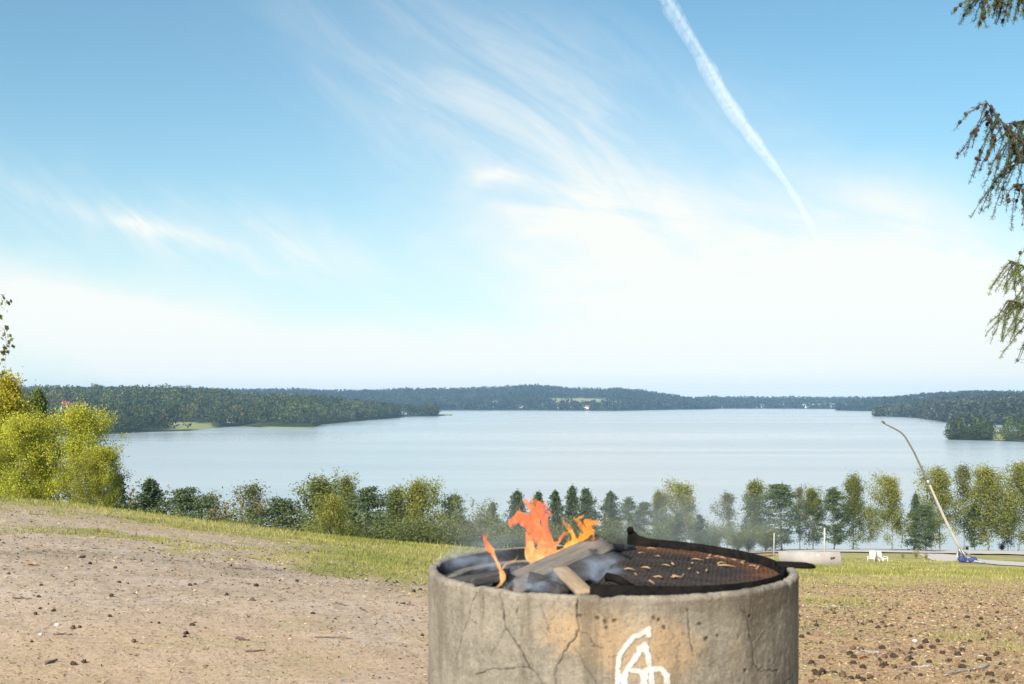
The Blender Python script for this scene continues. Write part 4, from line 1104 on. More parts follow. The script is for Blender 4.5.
LEFTC=crop((0,480),430/1024,[(8,147),(410,213),(560,158),(200,180),(440,155),(357,165),(98,247),(127,308),(95,303),(85,316),(305,243),(285,240),(265,273),(378,337),(458,342),(443,363),(440,370),(173,350),(190,348),(745,315),(610,248),(465,245),(453,247),(707,238),(667,237),(540,270),(585,188),(535,190),(230,97),(240,97),(90,82),(75,95),(262,321),(175,436),(200,431),(318,383),(1005,367),(962,290),(860,225),(945,240),(985,240),(1000,258),(930,230),(985,262),(1010,246),(920,238),(345,170),(330,160),(225,180),(20,220),(75,383)])
RIGHTC=crop((780,530),244/1024,[(667,260),(730,270),(825,257),(695,323),(892,316),(948,315),(845,367),(353,285),(308,272),(250,300),(447,318),(460,328),(440,355),(470,397),(510,405),(338,420),(325,385),(410,405),(118,430),(173,470),(340,498),(290,517),(175,530),(310,555),(430,568),(480,570),(555,493),(625,550),(680,512),(610,465),(660,463),(495,503),(462,513),(545,535),(590,605),(530,600),(155,600),(175,595),(230,597),(263,608),(297,618),(378,614),(350,625),(700,545),(765,500),(800,465),(850,455),(880,445),(860,520),(838,545),(875,540),(910,515),(950,625),(965,612),(990,555),(880,605),(790,615),(765,570),(890,635),(145,590),(920,370),(960,410),(830,398),(735,405),(150,380),(80,355),(540,365),(590,490),(640,490),(720,495),(745,520),(565,560),(350,575),(130,630),(420,540),(935,560),(1003,197),(150,215),(240,160),(215,330),(270,345),(190,345),(590,250),(400,237),(535,240),(770,235)])
rr=np.random.default_rng(5)
for k in range(36):
    RIGHTC.append((rr.uniform(800,1024),530+40+108*rr.beta(2.2,1.2)))
for k in range(14): LEFTC.append((rr.uniform(0,420),rr.uniform(535,600)))
spots=[(p,1.0) for p in RIGHTC]+[(p,.8) for p in LEFTC]
for i,((px,py),s) in enumerate(spots):
    h=ground_hit(px,py+2)
    if h is None: continue
    kind=1 if rr.random()<.18 else 0
    o=cp[i] if i<2 else cp[kind].copy()
    if i>=2: COL.objects.link(o)
    else: kind=i
    sc_=s*rr.uniform(.55,.95)
    o.location=(h[0],h[1],h[2]+.009*sc_); o.rotation_euler=(R(rr.uniform(60,110)),rr.uniform(-.4,.4),rr.uniform(0,6.28)); o.scale=(sc_,)*3
    if kind==0: tag(o,'dark blackish pine cone lying on the bare ground','pine cone','dark pine cones on the ground')
    else: tag(o,'dry lighter brown pine cone lying on the bare ground','pine cone','dry brown pine cones on the ground')
M['stick']=simple('dead_stick',(.16,.125,.10),(.09,.07,.055),30,.9,.2,.3)
M['stick_grey']=simple('bleached_branch',(.36,.32,.28),(.24,.21,.18),30,.9,.2,.3)
def stick(pts,rad,mat,label):
    Q=[]
    for px,py in pts:
        h=ground_hit(px,py); Q.append((h[0],h[1],h[2]+rad*.7))
    c=np.array(Q[0]); mb=MB(); q=np.array(Q)-c
    s=np.linspace(0,len(q)-1,len(q)*4); q=np.stack([np.interp(s,range(len(q)),q[:,k]) for k in range(3)],1)
    q+=rr.normal(0,rad*.25,q.shape); mb.tube(q,rad*np.linspace(1,.45,len(q)),7)
    o=mb.build('stick',M[mat],None,True); o.location=c; tag(o,label,'stick')
    return o
r4=lambda p:crop((780,530),244/1024,p); l1=lambda p:crop((0,480),430/1024,p)
stick(r4([(870,570),(850,585),(745,600),(690,615)]),.011,'stick_grey','pale knobbly dead branch on the ground at the lower right')
stick(r4([(635,575),(560,580),(480,590)]),.008,'stick_grey','pale twig left of the knobbly dead branch')
stick(r4([(415,520),(370,517),(320,503)]),.010,'stick_grey','short grey stick beside the dark cones right of the fire ring')
stick(l1([(750,377),(800,377),(840,380)]),.007,'stick','thin brown stick on the bare ground left of the fire ring')
stick(l1([(585,410),(610,409),(630,406)]),.007,'stick','short dark stick below the thin brown stick on bare ground')
stick(l1([(563,381),(592,383)]),.012,'stick','stubby dark bark piece on the middle of the bare ground')
stick(l1([(108,440),(138,433)]),.012,'stick','stubby dark bark piece at the lower left of the ground')
stick(l1([(128,370),(172,369)]),.008,'stick','flat reddish-brown stick on the left bare ground')
stick(l1([(800,294),(826,301)]),.008,'stick','dark short stick near the grass edge left of the fire ring')
stick(l1([(858,307),(875,316)]),.008,'stick','slanting grey-brown stick near the grass edge by the ring')
stick(l1([(30,283),(75,284)]),.007,'stick','thin dark twig at the far left of the bare ground')
stick(l1([(550,211),(600,214)]),.008,'stick','thin brown twig beside the grass edge on the left')
stick(l1([(70,82),(105,84)]),.014,'stick','dark stick in the grass on the left crest')
def pebble(px,py,s,mat,label,name='stone',cat='stone'):
    h=ground_hit(px,py); bm=bmesh.new(); bmesh.ops.create_icosphere(bm,subdivisions=2,radius=s)
    for v in bm.verts: v.co*=random.uniform(.85,1.12); v.co.z*=.7
    me=bpy.data.meshes.new(name); bm.to_mesh(me); bm.free(); me.polygons.foreach_set('use_smooth',np.ones(len(me.polygons),bool)); me.materials.append(M[mat])
    o=link(bpy.data.objects.new(name,me)); o.location=(h[0],h[1],h[2]+s*.3); tag(o,label,cat)
M['stone']=simple('pale_stone',(.62,.60,.56),(.5,.47,.43),30,.85,.2,.2)
pebble(915,642,.022,'stone','small whitish stone among dark pine cones right of the ring')
pebble(*l1([(137,347)])[0],.018,'stone','small white stone on the left bare ground by dark cones')
pebble(*l1([(97,370)])[0],.014,'stone','tiny white stone on the far left bare ground')
M['leaf_orange']=simple('orange_leaf',(.55,.20,.04),(.45,.14,.03),40,.7,.2,.1)
def leaf(px,py,s,label):
    h=ground_hit(px,py); mb=MB(); N=10; V=[(0,0,.004)]
    for k in range(N):
        a=2*math.pi*k/N; q=s*(1+.25*math.cos(a*1.0)**2-.15*(k%2)); V.append((math.cos(a)*q*1.3,math.sin(a)*q*.8,.004+.006*math.sin(a*2)))
    V+= [(x,y,z-.0012) for x,y,z in V]
    n=N+1
    mb.add(V,[[1+k,n+1+k,n+1+(k+1)%N,1+(k+1)%N] for k in range(N)],[[0,1+k,1+(k+1)%N] for k in range(N)]+[[n,n+1+(k+1)%N,n+1+k] for k in range(N)])
    o=mb.build('fallen_leaf',M['leaf_orange']); o.location=(h[0],h[1],h[2]+.006); o.rotation_euler=(R(12),R(-8),random.uniform(0,6)); tag(o,label,'leaf')
leaf(*r4([(352,538)])[0],.034,'orange fallen leaf beside the grey stick right of the fire ring')
leaf(*l1([(80,204)])[0],.04,'orange fallen leaf on the left bare ground')

# ------------------------------------------------------------------ grey board, posts, chairs
M['board']=None
def board_mat():
    m,nt=material('weathered_plywood'); p=nt.coord()
    n=nt.noise(1.6,p,5,.6); n2=nt.noise(14,p,5,.65); v=nt.vor(1.1,nt.map(p,(1,1,1.8)))
    col=nt.mix(nt.ss(n,.3,.7),(.36,.315,.285),(.29,.25,.23)); col=nt.mix(nt.m('MULTIPLY',nt.ss(n2,.5,.72),.4),col,(.2,.17,.16))
    col=nt.mix(nt.m('MULTIPLY',nt.ss(nt.m('ADD',v,nt.m('MULTIPLY',n2,.2)),.30,.20),.9),col,(.74,.72,.69))
    principled(nt,col,.85,nt.bump(n2,.3,.01),.2); return m
M['board']=board_mat()
def ground_point(px,py): 
    h=ground_hit(px,py); return np.array(h)
def build_board():
    Y=62.0; A=P(781,557.5,Y); B=P(843,559.8,Y-1.5)
    A[2]=tz(A[0],A[1]); B[2]=tz(B[0],B[1])
    rt=empty('grey_board',((A+B)/2)); tag(rt,'weathered grey wooden board with pale spots standing low on the grass','board')
    c=(A+B)/2; A=A-c; B=B-c
    top=lambda q,h:q+np.array([0,0,h])
    hA=(557.5-545)/F*Y; hB=(559.8-546)/F*Y
    lean=np.array([-.1,.2,0])
    n=np.array([B[1]-A[1],-(B[0]-A[0]),0]); n/=np.linalg.norm(n); th=.05
    mb=MB(); fr=[A-[0,0,.15],B-[0,0,.15],top(B,hB)+lean,top(A,hA)+lean]
    V=[q+n*th/2 for q in fr]+[q-n*th/2 for q in fr]
    mb.add(V,[[0,1,2,3],[7,6,5,4],[0,4,5,1],[1,5,6,2],[2,6,7,3],[3,7,4,0]]); mb.build('panel',M['board'],rt)
    k=MB()
    for t in(.08,.92):
        q=A+(B-A)*t-n*.12; k.box(q+np.array([-.1,.1,.25]),(.09,.09,.8))
    k.build('support',M['stick'],rt)
    kn=MB(); q=A+(B-A)*.87; kn.box(q+np.array(lean)*.6+n*.04+[0,0,hB*.58],(.22,.05,.10),None,.01); kn.build('dark_patch',M['stick'],rt)
build_board()
M['post']=simple('pale_post',(.55,.52,.46),(.42,.39,.34),6,.8,.2,.2)
M['timber']=simple('rusty_timber',(.26,.15,.09),(.17,.10,.065),6,.9,.1,.2)
def post(px,top,Y,rad,label,name='post',base=None):
    X=(px-CX)/F*Y; z=tz(X,Y); h=ZC-(top-HY)/F*Y-z
    mb=MB(); mb.tube([(0,0,-.2),(0,0,h*.6),(.01,0,h)],[rad,rad*.97,rad*.9],10)
    o=mb.build(name,M['post'],None,True); o.location=(X,Y,z); tag(o,label,'post')
post(824.5,528,78,.055,'thin pale post standing behind the right half of the grey board')
post(774,533,78,.035,'slim greyish post behind the left end of the grey board')
def heap():
    rt=empty('log',ground_point(768,556.5)); tag(rt,'short rusty-brown log lying left of the grey board','log')
    mb=MB(); mb.tube([(-.6,0,.12),(0,.05,.16),(.7,0,.14)],[.13,.16,.15],10); mb.build('trunk_piece',M['timber'],rt,True)
    k=MB(); k.tube([(.35,0,.1),(.50,.05,.42),(.42,0,.62)],[.05,.04,.02],7); k.build('branch_stub',M['timber'],rt,True)
heap()
M['white_paint']=simple('white_painted_wood',(.80,.79,.76),(.70,.69,.66),12,.6,.3,.1)
def chair():
    rt=empty('garden_chair')
    s=MB()
    for k in range(5): s.box((-.22+.11*k,0,.34),(.10,.5,.022),Matrix.Rotation(R(0),3,'X'))
    s.build('seat',M['white_paint'],rt)
    b=MB()
    for k in range(5):
        x=-.2+.1*k; h=.62-.5*abs(x)**1.4; 
        b.box((x*1.15,.33+.14,.38+h/2),(.085,.022,h+.1),Matrix.Rotation(R(-20),3,'X')@Matrix.Rotation(R(x*25),3,'Y'))
    b.build('backrest',M['white_paint'],rt)
    for sx in(-1,1):
        l=MB(); l.box((sx*.30,-.22,.25),(.04,.09,.5)); l.build('leg',M['white_paint'],rt)
        l=MB(); l.box((sx*.26,.30,.17),(.04,.08,.36),Matrix.Rotation(R(-25),3,'X')); l.build('leg',M['white_paint'],rt)
        a=MB(); a.box((sx*.32,.05,.515),(.12,.66,.024)); a.build('armrest',M['white_paint'],rt)
    return rt
ch0=chair()
gp=lambda px,Y:((px-CX)/F*Y,Y,tz((px-CX)/F*Y,Y))
ch0.location=gp(871.5,70); ch0.rotation_euler=(0,0,R(-28)); ch0.scale=(.62,)*3
tag(ch0,'white slatted garden chair on the grass, left one of the facing pair','chair','white garden chairs')
ch1=copy_tree(ch0); ch1.location=gp(883.5,70); ch1.rotation_euler=(0,0,R(30))
tag(ch1,'white slatted garden chair on the grass, right one of the facing pair','chair','white garden chairs')
def stool():
    rt=empty('side_table',gp(877.5,71)); tag(rt,'small brown table between the two white garden chairs','table'); rt.scale=(.6,)*3
    t=MB(); t.box((0,0,.52),(.36,.36,.03),None,0,.004); t.build('table_top',M['timber'],rt)
    for sx in(-1,1):
        for sy in(-1,1):
            l=MB(); l.box((sx*.15,sy*.15,.25),(.035,.035,.5)); l.build('leg',M['timber'],rt)
stool()

# ------------------------------------------------------------------ leaning pole with stand
M['lance']=simple('pale_metal_tube',(.46,.42,.33),(.36,.33,.26),3,.5,.4,.1)
M['lance_dark']=simple('dull_metal_tube',(.17,.15,.12),(.13,.115,.095),3,.5,.4,.1)
M['steel']=simple('galvanised_steel',(.42,.43,.44),(.32,.33,.34),12,.45,.4,.1,.5)
M['blue']=simple('blue_plastic_pad',(.045,.06,.19),(.035,.045,.15),5,.6,.3,.1)
M['blue_pale']=simple('faded_blue_cloth',(.26,.30,.38),(.35,.37,.42),5,.8,.2,.1)
def lance():
    Y=74.0; X=(958-CX)/F*Y; z=tz(X,Y); org=np.array([X,Y,z])
    rt=empty('leaning_pole',org); tag(rt,'long leaning pale metal pole with bent tip on a stand with blue pads','pole')
    L=lambda px,py,dy=0: P(px,py,Y+dy)-org
    m=MB(); m.tube([L(965.5,556),L(957,543),L(944,517),L(931,488),L(928,481)],[.10,.10,.088,.076,.072],12); m.build('lower_tube',M['lance'],rt,True)
    m=MB(); m.tube([L(928.3,482),L(925.5,477),L(914,452),L(905,436.5),L(901,432.5),L(895,428.8),L(886,424.5),L(882.5,421.5)],[.074,.062,.058,.054,.052,.05,.044,.038],12); m.build('upper_tube',M['lance_dark'],rt,True)
    m=MB(); m.tube([L(884.3,423),L(881.8,421.0)],[.075,.075],10); m.build('nozzle_head',M['lance_dark'],rt,True)
    m=MB(); m.tube([L(929.2,484.5),L(927.4,480.2)],[.094,.094],12); m.build('collar',M['steel'],rt,True)
    for a,b in(((958.5,545,0),(956.5,561.0,-.6)),((958.5,545,0),(959.5,561.2,.5)),((960,547,0),(968,560.5,-.3)),((960,548,0),(979,561.5,.2))):
        m=MB(); m.tube([L(*a),L(*b)],[.05,.05],8); m.build('leg',M['steel'],rt,True)
    m=MB(); m.tube([L(958,548,-.1),L(964,557,-.1)],[.05,.05],8); m.build('cylinder',M['steel'],rt,True)
    def pad(c,size,rot,mat,name):
        m=MB(); m.box((0,0,0),size,Euler(rot).to_matrix(),0,min(size)*.25); o=m.build(name,mat,rt,True); o.location=c
    pad(L(962.5,559.2,-.3),(.48,.35,.34),(0,R(18),R(10)),M['blue'],'pad')
    pad(L(972.5,559.5,-.3),(.50,.35,.24),(0,R(-16),R(-10)),M['blue'],'pad')
    m=MB(); m.tube([L(974,560.5,-.4),L(980,562,-.5),L(985,562.2,-.5)],[.14,.12,.07],8,True,.4); m.build('draped_cloth',M['blue_pale'],rt,True)
lance()
# low rusty brush along the shore on the right
for i,(px,py,w,lab) in enumerate([(1002,548.5,1.0,'low rust-brown brush beyond the road below the golden-green birches'),(967,549,.4,'tiny dark red bush beyond the road right of the leaning pole')]):
    Y=181; X=(px-CX)/F*Y; z=tz(X,Y)
    o=make_tree('bush','bush',1.5 if i==0 else .9,300+i,wmul=3.2 if i==0 else 1.5,tints=dict(c1=(.12,.055,.03),c2=(.20,.10,.05),top=(.2,.1,.05)))
    o.location=(X,Y,z-.1); tag(o,lab,'bush')
# yellow flowering weeds by the chairs
for i,(px,py,H,lab) in enumerate([(916,559,.9,'tall yellowish weeds left of the leaning pole foot'),(903,559,.6,'short yellowish weeds right of the white chairs'),(926,560,.7,'yellow-green weeds just left of the pole stand')]):
    h=ground_hit(px,py); o=make_tree('weeds','bush',H,330+i,wmul=1.6,dens=.8,tints=dict(c1=(.26,.23,.06),c2=(.38,.32,.09),top=(.40,.33,.09))); o.location=h; tag(o,lab,'plant')

# ------------------------------------------------------------------ larch at the right edge
def larch():
    rt=empty('larch_tree',(4.25,7.4,tz(4.25,7.4))); tag(rt,'larch with drooping coned branches reaching in at the right picture edge','tree')
    org=np.array(rt.location)
    m=MB(); m.tube([(0,0,-.1),(.03,0,1.5),(0,.03,3.5),(.04,0,6),(0,0,9)],[.17,.14,.12,.09,.04],12); m.build('trunk',M['larch_bark'],rt,True)
    r=np.random.default_rng(9)
    conem=MB()
    def branch(main,nsub,hang,ndl,seed,green,cones,subl=(.18,.42)):
        r=np.random.default_rng(seed)
        q=np.array([P(px,py,Y)-org for px,py,Y in main]); s=np.linspace(0,len(q)-1,len(q)*6)
        q=np.stack([np.interp(s,range(len(q)),q[:,k]) for k in range(3)],1)
        for _ in range(3): q[1:-1]=.25*q[:-2]+.5*q[1:-1]+.25*q[2:]
        b=MB(); b.tube(q,np.linspace(.014,.0025,len(q)),6)
        C=[];S=[];dirs=[];K=[]
        for i in range(nsub):
            t=(i+r.random())/nsub; j=int(t*(len(q)-1)); p=q[j]
            L=r.uniform(*subl)*(1-.55*t); n=9
            d=np.array([r.normal(-.18,.45),r.normal(0,.5),-.1+hang*-.2]); 
            pts=[p]
            for k in range(n):
                d=d+np.array([0,0,-.26*hang]); dd=d/np.linalg.norm(d); pts.append(pts[-1]+dd*L/n+r.normal(0,.004,3))
            pts=np.array(pts); b.tube(pts,np.linspace(.0036,.0016,len(pts)),4,False)
            for k in range(int(ndl*L*1.5)):
                u=r.random()*(n-.01); a=int(u); c=pts[a]+(pts[a+1]-pts[a])*(u-a)
                C.append(c+r.normal(0,.007,(5,3))); 
            if cones:
                for k in range(r.integers(1,5)):
                    u=r.random()*(n-1); a=int(u); K.append(pts[a]+(pts[a+1]-pts[a])*(u-a)+r.normal(0,.006,3))
        o=b.build('branch',M['larch_bark'],rt,True)
        if C:
            C=np.concatenate(C); T=lerp(green[0],green[1],r.random(len(C)))
            V,Fq,TT=quads(C,r.uniform(.016,.030,len(C)),T,.13,0,r)
            mesh_np('needles',V,Fq,M['needle'],o,False,TT)
        if K:
            base=np.array([v for v in conem_proto.V[0]])*.46; cm=MB()
            for c in K:
                cm.add(base@np.array(Euler((r.uniform(-.6,.6),r.uniform(-.6,.6),r.uniform(0,6))).to_matrix()).T+c,conem_proto.F4[0],conem_proto.F3[0])
            for c in (cm,):
                oc=c.build('cones',M['cone'],o); oc['kind']='stuff'
    conem_proto=cone_mesh()
    # coordinates of the limbs: direction through which they are seen, at their own distance
    G1=((.07,.10,.03),(.15,.19,.055)); G0=((.05,.07,.03),(.10,.13,.045)); G2=((.11,.15,.04),(.21,.27,.07))
    branch([(1185,-60,7.4),(1080,-45,7.2),(1030,-24,7.1),(1000,-12,7.0),(976,-2,7.0)],60,.6,110,1,G1,True,(.2,.42))
    branch([(1185,60,7.4),(1110,-20,7.2),(1050,-10,7.0),(1015,-4,6.9)],30,.7,110,11,G1,True,(.16,.34))
    branch([(1185,185,7.4),(1090,165,7.2),(1040,150,7.0),(1018,140,6.9),(1000,120,6.85),(985,100,6.8)],60,.75,70,2,G0,True,(.3,.75))
    branch([(1185,160,7.4),(1100,118,7.2),(1040,118,7.1),(1005,124,7.0)],38,.9,70,3,G0,True,(.3,.75))
    branch([(1185,240,7.3),(1080,190,7.1),(1035,182,7.0),(1012,186,6.9)],26,1.0,70,8,G0,True,(.2,.5))
    branch([(1185,320,7.4),(1090,290,7.2),(1056,278,7.0),(1028,268,6.9),(1008,260,6.85)],70,.5,60,4,G2,False,(.25,.62))
    branch([(1185,360,7.4),(1090,325,7.2),(1056,314,7.0),(1028,305,6.9),(1008,300,6.85)],70,.65,60,5,G2,False,(.25,.62))
    branch([(1185,300,7.4),(1090,255,7.2),(1060,244,7.0),(1030,240,6.9)],44,.55,60,6,G2,True,(.25,.55))
larch()
# hanging birch twigs at the left edge, from a birch that stands outside
def edge_birch():
    Y=9.0; X=(-420-CX)/F*Y; rt=empty('birch_tree',(X,Y,tz(X,Y))); tag(rt,'birch just outside the left edge with hanging leafy twigs','tree')
    org=np.array(rt.location); m=MB(); m.tube([(0,0,-.1),(.05,0,1.2),(.0,.05,2.6),(.05,0,4.2)],[.06,.05,.045,.03],12); m.build('trunk',M['birch_bark'],rt,True)
    r=np.random.default_rng(4); b=MB(); C=[];N=[]
    for main,n in(([(-420,190,9),(-110,215,9),(-50,240,9),(-12,280,9)],6),([(-420,270,9),(-100,270,9),(-40,300,9),(-8,318,9)],6)):
        q=np.array([P(*a)-org for a in main]); s=np.linspace(0,len(q)-1,16); q=np.stack([np.interp(s,range(len(q)),q[:,k]) for k in range(3)],1); b.tube(q,np.linspace(.02,.004,16),6)
        for i in range(9):
            p=q[int(r.uniform(3,9))]; L=r.uniform(.2,.5); pts=np.array([p+np.array([.04*k+.0,r.normal(0,.01),-L*k/6]) for k in range(7)])+np.cumsum(r.normal(0,.012,(7,3)),0); b.tube(pts,np.linspace(.003,.001,7),4,False)
            for k in range(16): u=r.random()*5.99; a=int(u); C.append(pts[a]+(pts[a+1]-pts[a])*(u-a)+r.normal(0,.018,3))
    for px,py in((4,298),(7,302),(3,308),(1,316),(7,330),(4,333),(8,336),(9,343),(5,348),(3,352),(2,360),(4,372),(1,376),(6,352),(8,352)):
        c=P(px,py,9)-org; C.append(c); C+= [c+r.normal(0,.02,3) for _ in range(3)]
    b.tube([P(-8,290,9)-org,P(3,296,9)-org,P(6,306,9)-org],[.004,.003,.001],4); b.tube([P(-8,318,9)-org,P(4,330,9)-org,P(7,345,9)-org,P(4,372,9)-org],[.004,.003,.002,.001],4)
    br=b.build('branch',M['birch_bark'],rt,True)
    C=np.array(C); T=lerp((.08,.10,.03),(.20,.19,.04),r.random(len(C))); V,Fq,TT=quads(C,r.uniform(.03,.05,len(C)),T,.75,.4,r); mesh_np('leaves',V,Fq,M['leaf'],rt,False,TT)
edge_birch()

# ------------------------------------------------------------------ grass and ground litter
def grass():
    r=np.random.default_rng(77); Cs=[]
    N=520000
    px=r.uniform(-60,1090,N); Y=np.exp(r.uniform(math.log(5.5),math.log(80),N)); X=(px-CX)/F*Y
    z=terrain_z(X,Y); g=grass_mask(X,Y,z)
    n=fbm(X*2.3,Y*2.3,4,61)*.6+fbm(X*11,Y*11,3,62)*.4
    keep=((n-.5)*3.2+g)>.55+.18*r.random(N)
    keep&=np.hypot(X-RC[0],Y-RC[1])>.66
    keep&=~((px>960)&(Y>64))
    keep&=r.random(N)<np.clip(.15+g,0,1)
    px=px[keep];X=X[keep];Y=Y[keep];z=z[keep];g=g[keep]
    # tall stems along the left crest
    k=len(X)
    tall=r.random(k)<.02
    h=r.uniform(.012,.034,k)*(1+.6*(g>.5))*np.where(tall,2.6,1)*np.clip(Y/16,.7,2.0)
    w=np.maximum(.0028,Y*.00030)*r.uniform(.7,1.3,k)
    a=r.uniform(0,2*math.pi,k); lean=r.normal(0,.35,(k,2))*h[:,None]
    dx=np.cos(a)*w; dy=np.sin(a)*w
    B=np.column_stack([X,Y,z-.004])
    V=np.stack([B+np.column_stack([dx,dy,0*dx]),B-np.column_stack([dx,dy,0*dx]),B+np.column_stack([lean,h])],1).reshape(-1,3)
    f=np.arange(3*k).reshape(k,3)
    t=np.clip(fbm(X*.6,Y*.6,3,71)*1.6-.3+.25*r.normal(size=k),0,1)
    T=lerp((.20,.22,.04),(.50,.42,.15),t)*r.uniform(.8,1.25,(k,1))
    green=np.exp(-((px-345)/80)**2-((pix(X,Y,z)[1]-566)/16)**2)
    T=T*(1-.55*green[:,None])+np.array([.14,.19,.03])*.55*green[:,None]
    print('blades',k)
    o=mesh_np('grass',V,f,M['grass'],None,False,np.repeat(T,3,0)); tag(o,'short dry yellow-green grass growing in patches on the slope','grass',None,'stuff')
grass()
def litter():
    r=np.random.default_rng(78); N=130000
    px=r.uniform(-60,1090,N); Y=np.exp(r.uniform(math.log(4.8),math.log(26),N)); X=(px-CX)/F*Y
    z=terrain_z(X,Y); w=sstep(380,640,px)
    keep=(r.random(N)<.35+.65*w)&(np.hypot(X-RC[0],Y-RC[1])>.64)
    X=X[keep];Y=Y[keep];z=z[keep];w=w[keep]; n=len(X)
    C=np.column_stack([X,Y,z+.006])
    pal=np.array([(.46,.35,.21),(.42,.26,.13),(.24,.15,.085),(.10,.065,.04),(.38,.31,.22),(.32,.17,.085),(.055,.04,.03),(.40,.30,.20)])
    T=pal[r.integers(0,len(pal),n)]*r.uniform(.75,1.25,(n,1))
    V,Fq,TT=quads(C,r.uniform(.012,.040,n)*np.clip(Y/9,.7,1.6),T,.32,0,r,.82)
    o=mesh_np('ground_litter',V,Fq,M['litter'],None,False,TT); tag(o,'scattered dry needles, bark bits and gravel on the bare ground','ground litter',None,'stuff')
litter()

# ------------------------------------------------------------------ contrail
def contrail():
    alt=3000.0
    pts=[(645,-60,15),(660,-10,19),(672,10,22),(697,50,23),(722,95,24),(745,128,22),(768,158,15),(790,188,10),(806,216,9),(818,240,8),(826,256,5)]
    Q=[];Rd=[]
    for px,py,w in pts:
        Y=alt/((HY-py)/F); Q.append(P(px,py,Y)); Rd.append(w*.43/F*Y)
    Q=np.array(Q);s=np.linspace(0,len(Q)-1,90); q=np.stack([np.interp(s,range(len(Q)),Q[:,k]) for k in range(3)],1); rd=np.interp(s,range(len(Q)),Rd)
    for _ in range(4): q[1:-1]=.25*q[:-2]+.5*q[1:-1]+.25*q[2:]
    c=q[0].copy(); root=empty('contrail',c); tag(root,'white fraying aircraft contrail crossing the blue sky','contrail',None,'stuff')
    L=q[-1][1]-c[1]
    for nm,wf,off,den,lo,hi,sx in(('vapour_veil',.50,0,.0013,.34,.70,.016),('vapour',.34,.10,.0017,.42,.72,.022),('vapour_core',.15,.36,.0042,.36,.62,.03)):
        mb=MB(); w=.86+.55*(vnoise(np.linspace(0,26,90),np.full(90,off*9+.3),3)-.5)
        qq=q-c; qq=qq+np.column_stack([rd*2*off*.5,0*rd,0*rd]); mb.tube(qq,rd*2*wf*w,18)
        mat,nt=material(nm); tx=nt.coord('Object'); p=nt.map(tx,(sx,sx*.22,sx)); n=nt.noise(1.0,p,5,.7,1.0)
        sp=nt.new('ShaderNodeSeparateXYZ'); nt.l.new(tx,sp.inputs[0]); yv=sp.outputs[1]
        dn=nt.m('MULTIPLY',nt.ss(n,lo,hi),den); dn=nt.m('MULTIPLY',dn,nt.m('ADD',.35,nt.m('MULTIPLY',nt.ss(yv,L,L*.25),.65))); dn=nt.m('MULTIPLY',dn,nt.ss(yv,L*.97,L*.55))
        v=nt.new('ShaderNodeVolumePrincipled'); v.inputs['Color'].default_value=(.97,.98,1,1); nt.l.new(dn,v.inputs['Density']); nt.l.new(v.outputs[0],nt.out.inputs['Volume'])
        mb.build(nm,mat,root)
contrail()

